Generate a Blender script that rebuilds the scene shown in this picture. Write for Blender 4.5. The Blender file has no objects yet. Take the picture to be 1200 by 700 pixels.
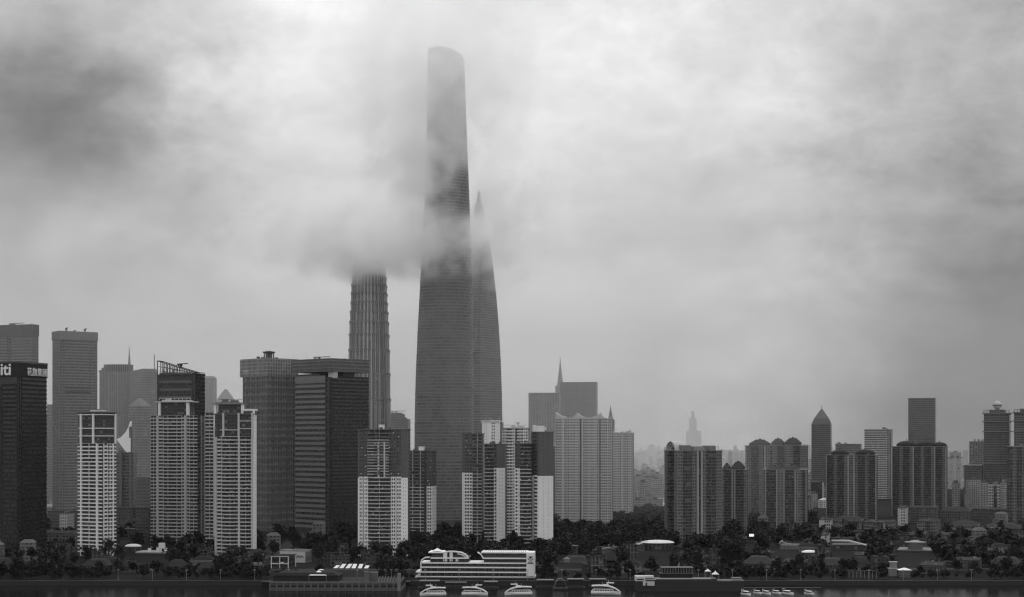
import bpy, math, random
from mathutils import Vector, noise
PI = math.pi
R = math.radians
random.seed(7)
SC = bpy.context.scene
COL = SC.collection

# ------------------------------------------------------------------ camera
F, HZ, CAMZ, GZ = 1789.0, 515.0, 110.0, 2.5      # focal length in photo pixels, horizon row, eye height, quay level
cam = bpy.data.cameras.new('camera')
cam.sensor_width = 36; cam.lens = 36 * F / 1200
cam.shift_y = (HZ - 350) / 1200
cam.clip_start = 1; cam.clip_end = 60000
co = bpy.data.objects.new('camera', cam); COL.objects.link(co)
co.location = (0, 0, CAMZ); co.rotation_euler = (PI / 2, 0, 0)
SC.camera = co
def PX(px, Y): return (px - 600) / F * Y
def PZ(py, Y): return CAMZ - (py - HZ) / F * Y
def GY(py): return (CAMZ - GZ) * F / (py - HZ)

# ------------------------------------------------------------------ materials
def new_mat(name):
    m = bpy.data.materials.new(name); m.use_nodes = True
    nt = m.node_tree; b = nt.nodes['Principled BSDF']
    return m, nt, b
def N(nt, typ, **kw):
    n = nt.nodes.new(typ)
    for k, v in kw.items(): setattr(n, k, v)
    return n
def M_(nt, op, a, b=None, c=None, clamp=False):
    n = nt.nodes.new('ShaderNodeMath'); n.operation = op; n.use_clamp = clamp
    for i, v in enumerate((a, b, c)):
        if v is None: continue
        if isinstance(v, (int, float)): n.inputs[i].default_value = v
        else: nt.links.new(v, n.inputs[i])
    return n.outputs[0]
def mixv(nt, f, a, b): # scalar mix
    n = nt.nodes.new('ShaderNodeMix'); n.data_type = 'FLOAT'
    for s, v in ((n.inputs[0], f), (n.inputs[2], a), (n.inputs[3], b)):
        if isinstance(v, (int, float)): s.default_value = v
        else: nt.links.new(v, s)
    return n.outputs[0]
def mat_plain(name, v, rough=.8, var=.25, scale=.15, metallic=0, streak=True):
    """grey surface with weathering: blotches plus vertical rain streaks"""
    m, nt, b = new_mat(name)
    tc = N(nt, 'ShaderNodeTexCoord')
    n1 = N(nt, 'ShaderNodeTexNoise'); n1.inputs['Scale'].default_value = scale; n1.inputs['Detail'].default_value = 5
    nt.links.new(tc.outputs['Object'], n1.inputs['Vector'])
    f = n1.outputs['Fac']
    if streak:
        mp = N(nt, 'ShaderNodeMapping'); mp.inputs['Scale'].default_value = (1.3, 1.3, .03)
        nt.links.new(tc.outputs['Object'], mp.inputs['Vector'])
        n2 = N(nt, 'ShaderNodeTexNoise'); n2.inputs['Scale'].default_value = .6; n2.inputs['Detail'].default_value = 3
        nt.links.new(mp.outputs[0], n2.inputs['Vector'])
        f = M_(nt, 'MULTIPLY_ADD', f, .5, M_(nt, 'MULTIPLY', n2.outputs['Fac'], .5))
    oi = N(nt, 'ShaderNodeObjectInfo')
    f = M_(nt, 'ADD', M_(nt, 'MULTIPLY', M_(nt, 'SUBTRACT', f, .5), 2 * var), M_(nt, 'MULTIPLY_ADD', oi.outputs['Random'], .12, .94))
    val = M_(nt, 'MULTIPLY', f, v, clamp=True)
    nt.links.new(val, b.inputs['Base Color'])
    b.inputs['Roughness'].default_value = rough; b.inputs['Specular IOR Level'].default_value = .05 if rough > .5 else .3; b.inputs['Metallic'].default_value = metallic
    return m
def mat_grid(name, wall=.25, glass=.03, fw=3.0, fh=3.2, wf=.55, hf=.5, rough=.25, roof=.035, lit=.15, curtain=.12, var=.5, gv=.7):
    """window grid in real metres on any vertical face; every pane its own tone"""
    m, nt, b = new_mat(name)
    tc = N(nt, 'ShaderNodeTexCoord'); sp = N(nt, 'ShaderNodeSeparateXYZ'); nt.links.new(tc.outputs['Object'], sp.inputs[0])
    ge = N(nt, 'ShaderNodeNewGeometry'); sn = N(nt, 'ShaderNodeSeparateXYZ'); nt.links.new(ge.outputs['Normal'], sn.inputs[0])
    h = M_(nt, 'DIVIDE', M_(nt, 'ADD', sp.outputs[0], M_(nt, 'MULTIPLY', sp.outputs[1], .995)), fw)
    v = M_(nt, 'DIVIDE', sp.outputs[2], fh)
    win = M_(nt, 'MULTIPLY', M_(nt, 'LESS_THAN', M_(nt, 'FRACT', h), wf), M_(nt, 'GREATER_THAN', M_(nt, 'FRACT', v), 1 - hf))
    cb = N(nt, 'ShaderNodeCombineXYZ'); nt.links.new(M_(nt, 'FLOOR', h), cb.inputs[0]); nt.links.new(M_(nt, 'FLOOR', v), cb.inputs[1])
    oi = N(nt, 'ShaderNodeObjectInfo'); nt.links.new(oi.outputs['Random'], cb.inputs[2])
    wn = N(nt, 'ShaderNodeTexWhiteNoise'); nt.links.new(cb.outputs[0], wn.inputs['Vector'])
    n1 = N(nt, 'ShaderNodeTexNoise'); n1.inputs['Scale'].default_value = .05; n1.inputs['Detail'].default_value = 4
    nt.links.new(tc.outputs['Object'], n1.inputs['Vector'])
    g = M_(nt, 'ADD', M_(nt, 'MULTIPLY', M_(nt, 'GREATER_THAN', wn.outputs['Value'], 1 - lit), curtain),
           M_(nt, 'MULTIPLY', M_(nt, 'MULTIPLY_ADD', wn.outputs['Value'], 2 * var, 1 - var), glass))
    w = M_(nt, 'MULTIPLY', M_(nt, 'MULTIPLY_ADD', n1.outputs['Fac'], .7, .65), wall); g = M_(nt, 'MULTIPLY', g, M_(nt, 'MULTIPLY_ADD', n1.outputs['Fac'], 2.2, -.1))  # broad noise in the glass colour imitates uneven reflections
    c = mixv(nt, win, w, g)
    top = M_(nt, 'GREATER_THAN', M_(nt, 'ABSOLUTE', sn.outputs[2]), .6)
    c = mixv(nt, top, c, roof)
    nt.links.new(c, b.inputs['Base Color'])
    r = mixv(nt, M_(nt, 'MULTIPLY', win, M_(nt, 'SUBTRACT', 1, top)), .75, M_(nt, 'MULTIPLY_ADD', wn.outputs['Value'], .2, rough))
    nt.links.new(r, b.inputs['Roughness'])
    return m
MAT = {
 'white': mat_plain('white_render', .8, var=.16), 'pale': mat_plain('pale_render', .5, var=.2), 'mid': mat_plain('grey_render', .2),
 'fair': mat_plain('light_grey_render', .33), 'dim': mat_plain('dark_render', .13), 'dark': mat_plain('charcoal_cladding', .035), 'black': mat_plain('black_metal', .025, .5),
 'roof': mat_plain('roof_felt', .032, scale=.4), 'membrane': mat_plain('white_membrane', .82, .6, .08, streak=False),
 'metal': mat_plain('grey_metal', .3, .45, .15, metallic=.3), 'boat': mat_plain('boat_gelcoat', .8, .25, .06, streak=False),
 'bark': mat_plain('bark', .04, .9), 'timber': mat_plain('weathered_timber', .07),
 'back': mat_grid('flat_wall_dark', .06, .015, 3.4, 3.2, .7, .6),
 'backmid': mat_grid('flat_wall_mid', .2, .02, 3.4, 3.2, .55, .5),
 'curtain': mat_grid('curtain_wall', .15, .035, 1.6, 4.0, .86, .62, .18, lit=.03, curtain=.03, var=.25),
 'curtain_dark': mat_grid('dark_curtain_wall', .055, .02, 1.6, 4.0, .86, .62, .2, lit=.03, curtain=.02, var=.3),
 'curtain_pale': mat_grid('pale_curtain_wall', .22, .07, 2.2, 4.0, .7, .6, .3, lit=.06),
 'checker': mat_grid('chequered_cladding', .27, .03, 2.4, 4.1, .5, .75, .3, lit=.15, curtain=.1),
 'ribbed': mat_grid('ribbed_cladding', .24, .04, 3.0, 3.9, .55, .8, .3, lit=.08),
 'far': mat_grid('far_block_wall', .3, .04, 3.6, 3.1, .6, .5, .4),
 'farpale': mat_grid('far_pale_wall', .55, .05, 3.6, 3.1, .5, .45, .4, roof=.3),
 'twist': mat_grid('double_skin_glass', .14, .06, 2.4, 4.35, .9, .66, .22, lit=.0, curtain=.05, roof=.1, var=.2),
}
def mat_leaf(name, v):
    m, nt, b = new_mat(name)
    tc = N(nt, 'ShaderNodeTexCoord'); n1 = N(nt, 'ShaderNodeTexNoise'); n1.inputs['Scale'].default_value = .5; n1.inputs['Detail'].default_value = 3
    nt.links.new(tc.outputs['Object'], n1.inputs['Vector']); oi = N(nt, 'ShaderNodeObjectInfo')
    f = M_(nt, 'MULTIPLY', M_(nt, 'MULTIPLY_ADD', n1.outputs['Fac'], 1.2, .4), M_(nt, 'MULTIPLY_ADD', oi.outputs['Random'], .6, .7))
    nt.links.new(M_(nt, 'MULTIPLY', f, v), b.inputs['Base Color']); b.inputs['Roughness'].default_value = .8; b.inputs['Specular IOR Level'].default_value = .1
    return m
MAT['leaf'] = mat_leaf('foliage', .026)
def mat_light(name, v):
    m, nt, b = new_mat(name); b.inputs['Base Color'].default_value = (.8, .8, .8, 1)
    b.inputs['Emission Color'].default_value = (1, 1, 1, 1); b.inputs['Emission Strength'].default_value = v
    return m
MAT['lamp'] = mat_light('lit_panel', .7)

# ------------------------------------------------------------------ mesh helpers
class MB:
    def __init__(s): s.v, s.f, s.m = [], [], []
    def box(s, x0, x1, y0, y1, z0, z1, mi=0):
        if x1 < x0: x0, x1 = x1, x0
        if y1 < y0: y0, y1 = y1, y0
        i = len(s.v)
        s.v += [(x0,y0,z0),(x1,y0,z0),(x1,y1,z0),(x0,y1,z0),(x0,y0,z1),(x1,y0,z1),(x1,y1,z1),(x0,y1,z1)]
        s.f += [(i,i+3,i+2,i+1),(i+4,i+5,i+6,i+7),(i,i+1,i+5,i+4),(i+1,i+2,i+6,i+5),(i+2,i+3,i+7,i+6),(i+3,i,i+4,i+7)]
        s.m += [mi]*6
    def loft(s, rings, mi=0, cap=True, mis=None):
        i = len(s.v); n = len(rings[0])
        for r in rings: s.v += [tuple(p) for p in r]
        for k in range(len(rings)-1):
            for j in range(n):
                a = i+k*n+j; b = i+k*n+(j+1) % n
                s.f.append((a, b, b+n, a+n)); s.m.append(mis[k] if mis else mi)
        if cap:
            s.f.append(tuple(range(i+n-1, i-1, -1))); s.m.append(mi)
            t = i+(len(rings)-1)*n; s.f.append(tuple(range(t, t+n))); s.m.append(mi)
    def prism(s, poly, z0, z1, mi=0):
        s.loft([[(x, y, z0) for x, y in poly], [(x, y, z1) for x, y in poly]], mi)
    def bar(s, a, b, w, mi=0, h=None):
        a, b = Vector(a), Vector(b); d = (b-a).normalized(); h = h or w
        up = Vector((0,0,1)) if abs(d.z) < .9 else Vector((1,0,0))
        p = d.cross(up).normalized()*w/2; q = p.normalized().cross(d)*h/2
        s.loft([[a-p-q, a+p-q, a+p+q, a-p+q], [b-p-q, b+p-q, b+p+q, b-p+q]], mi)
    def build(s, name, mats, parent=None, loc=None):
        me = bpy.data.meshes.new(name); me.from_pydata(s.v, [], s.f)
        for m in (mats if isinstance(mats, (list, tuple)) else [mats]): me.materials.append(MAT[m] if isinstance(m, str) else m)
        me.polygons.foreach_set('material_index', s.m); me.update()
        o = bpy.data.objects.new(name, me); COL.objects.link(o)
        if parent: o.parent = parent
        if loc: o.location = loc
        return o
def tag(o, label=None, cat=None, group=None, kind=None):
    for k, v in (('label', label), ('category', cat), ('group', group), ('kind', kind)):
        if v: o[k] = v
    return o
def empty(name, loc, rz=0, label=None, cat=None, group=None):
    o = bpy.data.objects.new(name, None); COL.objects.link(o); o.empty_display_size = 5
    o.location = loc; o.rotation_euler = (0, 0, rz); return tag(o, label, cat, group)
def copy_tree(o, parent=None):
    c = o.copy(); COL.objects.link(c); c.parent = parent
    for ch in list(o.children): copy_tree(ch, c)
    return c
def text_part(s, size, mat, parent, loc, rot, name='lettering', depth=.25, bold=.0):
    cu = bpy.data.curves.new(name, 'FONT'); cu.body = s; cu.size = size; cu.extrude = depth; cu.offset = bold
    cu.align_x = 'CENTER'; cu.align_y = 'CENTER'; cu.resolution_u = 3
    t = bpy.data.objects.new('tmp', cu); COL.objects.link(t)
    dg = bpy.context.evaluated_depsgraph_get(); dg.update()
    me = bpy.data.meshes.new_from_object(t.evaluated_get(dg)); bpy.data.objects.remove(t)
    me.materials.clear(); me.materials.append(MAT[mat]); me.name = name
    o = bpy.data.objects.new(name, me); COL.objects.link(o); o.parent = parent; o.location = loc; o.rotation_euler = rot
    return o
def circ(r, n=24, cx=0, cy=0, ry=None, a0=0): return [(cx+r*math.cos(a0+2*PI*k/n), cy+(ry or r)*math.sin(a0+2*PI*k/n)) for k in range(n)]

LAWNS = [(740, 802, 1225, 1480), (312, 370, 1180, 1400), (383, 438, 1160, 1275), (938, 962, 1230, 1440), (968, 1020, 1270, 1500), (1048, 1096, 1215, 1460), (908, 940, 1280, 1500), (872, 890, 1330, 1565), (142, 200, 1270, 1465), (648, 696, 1170, 1335), (484, 632, 1150, 1200), (696, 738, 1320, 1455), (1038, 1070, 1150, 1205), (992, 1030, 1150, 1182)]
def onroad(x, y):
    if 1248 < y < 1278: return True
    px = 600+x/y*F
    return any(a < px < b and c < y < d for a, b, c, d in LAWNS)      # open lawns and forecourts without trees
FOOT = []     # footprints, to keep trees out of walls
# ------------------------------------------------------------------ towers with a rectangular plan
class Tower:
    """near corner C at depth Y seen at column pC, left face ends at column pL, right face at pR; a = turn of the left face"""
    def __init__(s, name, label, cat, pL, pC, pR, Y, a, ytop, group=None, depth=None, z0=0):
        a = R(a); uL, uC, uR = [(p-600)/F for p in (pL, pC, pR)]
        if uR > .0 and a < math.atan(uR)+R(2.5): a = math.atan(uR)+R(2.5)     # turned to face the river
        xc = uC*Y
        s.wl = (xc-uL*Y)/(math.cos(a)+uL*math.sin(a)) if pC > pL else .01
        den = math.sin(a)-uR*math.cos(a)
        s.wr = depth if depth else (uR*Y-xc)/den if den > .02 else 24
        if s.wr < 8 and not depth: s.wr = 20
        if s.wr > 60 and not depth: s.wr = 60
        if s.wl < 0: print('NEGATIVE WL', label, s.wl)
        s.H = PZ(ytop, Y)-GZ; s.Y = Y; s.a = a; s.xc = xc
        s.e = empty(name, (xc, Y, GZ), -a, label, cat, group)
        s.z0 = z0
        FOOT.append((xc, Y, a, s.wl, s.wr))
    def z(s, py): return PZ(py, s.Y)-GZ
    def u(s, px): # column -> distance from the left end of the left face
        k = (px-600)/F; t = (s.xc-k*s.Y)/(math.cos(s.a)+k*math.sin(s.a)); return s.wl-t
    def ur(s, px):
        k = (px-600)/F; return (k*s.Y-s.xc)/(math.sin(s.a)-k*math.cos(s.a))
    def fb(s, mb, side, u0, u1, n0, n1, z0, z1, mi=0):
        if side == 'L': mb.box(-s.wl+u0, -s.wl+u1, -n1, -n0, z0, z1, mi)
        else: mb.box(n0, n1, u0, u1, z0, z1, mi)
    def body(s, mat, H=None, name='wall', inset=0, z0=0):
        mb = MB(); mb.box(-s.wl+inset, -inset, inset, s.wr-inset, z0, H or s.H); return mb.build(name, mat, s.e)
    def slab(s, name, z0, z1, out, mat, x0=None, x1=None, y0=None, y1=None):
        mb = MB(); mb.box((-s.wl if x0 is None else x0)-out, (0 if x1 is None else x1)+out, (0 if y0 is None else y0)-out, (s.wr if y1 is None else y1)+out, z0, z1)
        return mb.build(name, mat, s.e)
    def facade(s, side, spec, top=None, fh=3.3, z0=0, low='pale', high=None, zs=None, rail=1.05, zmax=None):
        """spec: 'b4 p.6 w3 ...' a letter and a relative width per vertical bay"""
        W = s.wl if side == 'L' else s.wr
        items = [(t[0], float(t[1:])) for t in spec.split()]; tot = sum(w for _, w in items); u = 0
        top = top or s.H; mats = [low, high or low, 'black', 'mid' if high else low, 'back', 'dim', {'white': 'pale' if high else 'white', 'mid': 'dim'}.get(low, low), 'fair' if low == 'mid' else low]; rl = .8 if high else rail; rail = rl; rv = random.Random(int(s.e.location.x*7)+len(spec))
        nf = max(1, int((top-z0)/fh)); fh = (top-z0)/nf
        for typ, w in items:
            u0, u1 = u, u+w/tot*W; u = u1; mb = MB()
            mz = lambda z: 1 if (zs is not None and z > zs) else 0
            def vert(a, b, n0, n1):
                if zs is None or zs >= top: s.fb(mb, side, a, b, n0, n1, z0, top, 7 if typ in 'pv' else 0)
                else: s.fb(mb, side, a, b, n0, n1, z0, zs, 0); s.fb(mb, side, a, b, n0, n1-.003, zs, top, 1)
            if typ in 'bcd':
                seg = 1 if typ == 'b' else 7
                for k in range(nf+1):
                    z = z0+k*fh
                    for q in range(seg):
                        a, b = u0+(u1-u0)*q/seg, u0+(u1-u0)*(q+1)/seg
                        n = 1.4 if typ == 'b' else 1.0+2.4*math.sin(PI*(q+.5)/seg)
                        s.fb(mb, side, a, b, .0, n, z-.12, z+.12, 3 if mz(z) else 6)
                        if k < nf: s.fb(mb, side, a, b, n-.12, n, z+.12, z+rail, 3 if mz(z) else 6)
                        r_ = rv.random()
                        if k < nf and r_ < .16: # glazed-in balcony, washing, air-conditioning units
                            w_ = (b-a)*rv.uniform(.25, .8); o_ = rv.uniform(0, b-a-w_); s.fb(mb, side, a+o_, a+o_+w_, 0, n-.14, z+.13, z+fh-.14, 4 if r_ < .09 else 5)
                        elif k < nf and r_ < .26: o_ = rv.uniform(0, max(.01, b-a-1)); s.fb(mb, side, a+o_, a+o_+.9, n*.3, n*.75, z+.13, z+rail+rv.uniform(.3, .9), rv.choice([0, 5]))
                nm = 'balcony_stack'
                if typ != 'd' and u1-u0 > 6:
                    um = (u0+u1)/2; s.fb(mb, side, um-.15, um+.15, 0, 1.2, z0, top, 0 if zs is None else 0)
            elif typ == 'w':
                for k in range(nf): s.fb(mb, side, u0, u1, 0, .35, z0+k*fh-.1, z0+k*fh+1.35, mz(z0+k*fh))
                n = max(1, round((u1-u0)/2.6))
                for k in range(nf):
                    if rv.random() < .3: c = rv.uniform(u0+.3, max(u0+.31, u1-1.2)); s.fb(mb, side, c, c+.9, .35, .8, z0+k*fh+.2, z0+k*fh+.9, rv.choice([0, 5]))
                    if rv.random() < .12: c = rv.randrange(n); q_ = (u1-u0-.7)/n; s.fb(mb, side, u0+.7+c*q_, u0+c*q_+q_, .05, .12, z0+k*fh+1.35, z0+k*fh+fh-.1, 5)
                for q in range(n+1):
                    c = u0+.35+(u1-u0-.7)*q/n; vert(c-.35, c+.35, 0, .33)
                s.fb(mb, side, u0, u1, 0, .36, top-.5, top+.6, mz(top)); nm = 'window_wall'
            elif typ == 'v':   # narrow bay windows that jut out floor by floor
                vert(u0, u0+.5, 0, .9); vert(u1-.5, u1, 0, .9)
                for k in range(nf): s.fb(mb, side, u0+.5, u1-.5, 0, .85+(k % 2)*.35, z0+k*fh-.1, z0+k*fh+1.5, mz(z0+k*fh))
                nm = 'bay_window_stack'
            elif typ == 'p': vert(u0, u1, 0, 1.5); nm = 'pilaster'
            elif typ == 'x':
                vert(u0, u1, 0, .6)
                if u1-u0 > 3:
                    for k in range(nf):
                        for c in ((u0*2+u1)/3, (u0+2*u1)/3): s.fb(mb, side, c-.22, c+.22, .6, .63, z0+k*fh+1.2, z0+k*fh+1.9, 2)
                nm = 'end_wall'
            elif typ == 'h':   # floor bands of an office front
                for k in range(nf+1): s.fb(mb, side, u0, u1, 0, .5, z0+k*fh-.3, z0+k*fh+fh*.33, mz(z0+k*fh))
                nm = 'floor_bands'
            elif typ == 'm':   # upright fins
                n = max(2, round((u1-u0)/3.2))
                for q in range(n+1): c = u0+(u1-u0)*q/n; vert(c-.2, c+.2, 0, .55)
                nm = 'upright_fins'
            else: continue
            if mb.v: mb.build(nm, mats, s.e)
    def bits(s, z, n=5, mat='dim', seed=1, big=1):
        """plant rooms, tanks and railings on a roof"""
        rnd = random.Random(seed); mb = MB()
        for _ in range(n):
            w, d, h = rnd.uniform(1.5, 4)*big, rnd.uniform(1.5, 4)*big, rnd.uniform(1, 3.2)*big
            x = rnd.uniform(-s.wl+1, -w-1) if s.wl > w+3 else -s.wl/2-w/2; y = rnd.uniform(1, max(1.1, s.wr-d-1)); mb.box(x, x+w, y, y+d, z, z+h)
        for _ in range(3):
            x = rnd.uniform(-s.wl+1, -1); y = rnd.uniform(1, s.wr-1); mb.box(x, x+.15, y, y+.15, z, z+rnd.uniform(3, 7))
        mb.build('roof_plant', mat, s.e)
def crane(parent, x, y, z, L, h=3, rz=0, mat='dim', name='roof_crane'):
    mb = MB(); c, q = math.cos(rz), math.sin(rz)
    mb.box(x-.7, x+.7, y-.7, y+.7, z, z+h); mb.box(x-1.3, x+1.3, y-1.3, y+1.3, z+h*.55, z+h)
    mb.bar((x-c*L*.35, y-q*L*.35, z+h+.3), (x+c*L*.65, y+q*L*.65, z+h+.9), .9); mb.bar((x-c*L*.35, y-q*L*.35, z+h+.3), (x-c*L*.2, y-q*L*.2, z+h-1.2), 1.2)
    return mb.build(name, mat, parent)

# ================================================================== SETTING
def wob(mb_list): pass
def sheet(name, pts, z, mat, kind='structure'):
    me = bpy.data.meshes.new(name); me.from_pydata([(x, y, z) for x, y in pts], [], [tuple(range(len(pts)))]); me.materials.append(mat)
    o = bpy.data.objects.new(name, me); COL.objects.link(o); o['kind'] = kind; return o
gm, nt, b = new_mat('city_ground')
tc = N(nt, 'ShaderNodeTexCoord'); n1 = N(nt, 'ShaderNodeTexNoise'); n1.inputs['Scale'].default_value = .02; n1.inputs['Detail'].default_value = 8
nt.links.new(tc.outputs['Object'], n1.inputs['Vector'])
v1 = N(nt, 'ShaderNodeTexVoronoi'); v1.inputs['Scale'].default_value = .03; nt.links.new(tc.outputs['Object'], v1.inputs['Vector'])
nt.links.new(M_(nt, 'MULTIPLY', M_(nt, 'ADD', n1.outputs['Fac'], M_(nt, 'MULTIPLY', v1.outputs['Distance'], .02)), .035), b.inputs['Base Color'])
b.inputs['Roughness'].default_value = .95; b.inputs['Specular IOR Level'].default_value = .03
QY = 1150.0
mb = MB()
mb.v += [(-16000, QY, GZ), (16000, QY, GZ), (16000, 15000, GZ), (-16000, 15000, GZ), (-16000, QY, -2), (16000, QY, -2)]
mb.f += [(0, 1, 2, 3), (4, 5, 1, 0)]; mb.m += [0, 0]
tag(mb.build('ground', gm), kind='structure')
sheet('near_bank_ground', [(-16000, -1500), (16000, -1500), (16000, 480), (-16000, 480)], GZ, gm)
wm, nt, b = new_mat('river_water')
b.inputs['Base Color'].default_value = (.012, .012, .012, 1); b.inputs['Roughness'].default_value = .1; b.inputs['Specular IOR Level'].default_value = .3; b.inputs['IOR'].default_value = 1.06
tc = N(nt, 'ShaderNodeTexCoord'); mp = N(nt, 'ShaderNodeMapping'); mp.inputs['Scale'].default_value = (.25, .6, 1)
nt.links.new(tc.outputs['Object'], mp.inputs['Vector'])
n1 = N(nt, 'ShaderNodeTexNoise'); n1.inputs['Scale'].default_value = .6; n1.inputs['Detail'].default_value = 6; n1.inputs['Roughness'].default_value = .65
nt.links.new(mp.outputs[0], n1.inputs['Vector'])
bp = N(nt, 'ShaderNodeBump'); bp.inputs['Strength'].default_value = .12; bp.inputs['Distance'].default_value = .5
nt.links.new(n1.outputs['Fac'], bp.inputs['Height']); nt.links.new(bp.outputs[0], b.inputs['Normal'])
sheet('river_water', [(-16000, 479), (16000, 479), (16000, QY+1), (-16000, QY+1)], 0, wm)
am = mat_plain('asphalt', .045, .85, .3, .05, streak=False); pv = mat_plain('promenade_paving', .06, .9, .3, .2, streak=False)
def strip(name, pts, w, z, mat):
    L, Rr = [], []
    for i, p in enumerate(pts):
        a = Vector(pts[max(0, i-1)]); c = Vector(pts[min(len(pts)-1, i+1)]); d = (c-a).normalized(); n = Vector((-d.y, d.x))*w/2
        L.append((p[0]+n.x, p[1]+n.y)); Rr.append((p[0]-n.x, p[1]-n.y))
    me = bpy.data.meshes.new(name); k = len(pts)
    me.from_pydata([(x, y, z) for x, y in Rr+L], [], [(i, i+1, k+i+1, k+i) for i in range(k-1)]); me.materials.append(mat)
    o = bpy.data.objects.new(name, me); COL.objects.link(o); o['kind'] = 'structure'; return o
strip('promenade_path', [(-900, 1157), (0, 1157), (900, 1157)], 12, GZ+.05, pv)
strip('riverside_road', [(-1200, 1290), (-500, 1262), (0, 1258), (500, 1270), (1200, 1320)], 14, GZ+.05, am)
strip('avenue_road', [(-1200, 1560), (-200, 1450), (120, 1700), (500, 1480), (1200, 1530)], 18, GZ+.06, am)
strip('cross_road', [(-215, 1262), (-235, 1700), (-260, 2600)], 14, GZ+.07, am)
strip('cross_road', [(165, 1262), (180, 1700), (330, 2900)], 14, GZ+.07, am)

# ================================================================== APARTMENT TOWERS
def deck_roof(t, z, mat='dim', lift=3, out=1.6, posts=True):
    """a flat canopy held on posts above the roof"""
    t.slab('roof_canopy', z+lift, z+lift+.6, out, mat)
    mb = MB()
    for fx in (0, .33, .66, 1):
        for fy in (0, 1): x = -t.wl+.4+fx*(t.wl-.8); y = .4+fy*(t.wr-.8); mb.box(x-.4, x+.4, y-.4, y+.4, z, z+lift)
    mb.build('canopy_post_row', mat, t.e)

G_LEFT = 'tall balcony towers at the left'
# --- slim tower, left
t = Tower('apartment_tower', 'slim pale concrete apartment tower standing alone at far left with open frame top', 'tower', 92, 121, 135, 1400, 24, 484)
t.body('back'); zt = t.z(520)
t.facade('L', 'b1.2 p.7 b7 p.9 b2.2', top=zt, fh=3.42, low='white'); t.facade('R', 'v3 b3.2 p.7 b1.8', top=zt, fh=3.42, low='white')
mb = MB()
for py in (511, 502, 486): mb.box(-t.wl+.6, 1.2, -1.3, t.wr*.8, t.z(py)-.4, t.z(py)+.35)
for u in (.12, .62): x = -t.wl*(1-u); mb.box(x-.9, x+.9, -1.5, .5, zt, t.z(485))
mb.box(-.7, 1.4, t.wr*.9, t.wr, zt, t.z(485)); mb.build('top_frame', 'white', t.e)
t.slab('roof_slab', t.H, t.H+.9, 1.6, 'dim'); t.bits(t.H+.9, 4, 'mid', 3)
mb = MB(); mb.box(-t.wl*.55, -t.wl*.05, 1, 6, t.H+1.5, t.H+2.4); mb.build('roof_canopy', 'white', t.e)

def crown_frame(t, z, zt, us, mat='white', slabm='pale', out=2.2):
    mb = MB()
    for u in us: x = -t.wl+u*t.wl; mb.box(x-1.1, x+1.1, -1.2, 1.2, z, zt)
    mb.build('crown_column', mat, t.e)
    t.slab('roof_slab', zt, zt+.9, out, slabm)
# --- second tower
t = Tower('apartment_tower', 'broad apartment tower with two columns of white bay windows before a dark tower', 'tower', 177, 232, 241, 1510, 10, 487, G_LEFT)
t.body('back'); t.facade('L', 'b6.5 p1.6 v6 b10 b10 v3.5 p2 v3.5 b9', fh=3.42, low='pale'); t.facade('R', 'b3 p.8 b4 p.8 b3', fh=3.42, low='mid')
mb = MB(); mb.box(-t.wl*.86, -t.wl*.2, 1, t.wr*.8, t.H, t.z(471)); mb.build('penthouse', 'back', t.e)
mb = MB()
for px in (187, 220): x = -t.wl+t.u(px); mb.box(x-1.3, x+1.3, -1, 1.6, t.H, t.z(471))
mb.build('crown_column', 'white', t.e)
mb = MB(); x0, x1 = -t.wl+t.u(183), -t.wl+t.u(226); mb.box(x0, x1, -2, t.wr*.8, t.z(471.5), t.z(470.3)); mb.box(x0+6, x1-6, 0, t.wr*.7, t.z(470.3), t.z(469)); mb.build('roof_slab', 'pale', t.e)
mb = MB()
for k in range(9): x = x0+3+k*(x1-x0-6)/8; mb.box(x-.2, x+.2, .3, .7, t.z(469), t.z(466.6))
mb.box(x0+3, x1-3, .3, .7, t.z(466.9), t.z(466.3)); mb.box(x0+9, x0+14, 1, 5, t.z(469), t.z(467)); mb.build('roof_railing', 'pale', t.e)
# --- third tower (curved balconies)
t = Tower('apartment_tower', 'apartment tower with bowed balcony front and thin white canopy at its right top corner', 'tower', 252, 296.5, 300, 1405, 7, 486, G_LEFT)
t.body('back'); t.facade('L', 'p1.3 v4.5 c13 p1.6 c9 p1.2', fh=3.42, low='pale', top=t.z(512)); t.facade('R', 'x1', low='white', fh=3.42)
mb = MB()
for px in (262, 280, 296): x = -t.wl+t.u(px); mb.box(x-.9, x+.9, -1.3, .8, t.z(512), t.z(484))
for py in (512, 504): mb.box(-t.wl+t.u(258), -t.wl+t.u(280), -1.2, .3, t.z(py)-.4, t.z(py)+.4)
mb.box(-t.wl+t.u(281), 0, -1.2, .3, t.z(494), t.z(493)); mb.box(-t.wl+t.u(281), 0, -1.2, .3, t.z(503), t.z(502)); mb.build('top_frame', 'pale', t.e)
mb = MB(); mb.box(-t.wl*.93, -t.wl*.3, 2, t.wr, t.H, t.z(474)); mb.build('penthouse', 'back', t.e)
mb = MB()
for px in (251.5, 283.5): x = -t.wl+t.u(px); mb.box(x-1.2, x+1.2, 1, 3.4, t.z(500), t.z(474))
mb.build('crown_column', 'white', t.e)
x0, x1 = -t.wl+t.u(248), -t.wl+t.u(287); mb = MB(); mb.box(x0, x1, 0, t.wr, t.z(474), t.z(473)); mb.box(x0+3, x1-5, 2, t.wr-2, t.z(473), t.z(471.4)); mb.build('roof_slab', 'mid', t.e)
mb = MB(); mb.box(x0+7, x1-7, 3, 6, t.z(471.4), t.z(470.8)); mb.box(x0+9, x0+14, 3, 6, t.z(470.8), t.z(468)); mb.box(x0+17, x0+24, 3, 6, t.z(470.8), t.z(469)); mb.box(x0+6, x0+28, 3, 3.3, t.z(468.2), t.z(467.7)); mb.build('roof_plant', 'dim', t.e)
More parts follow.
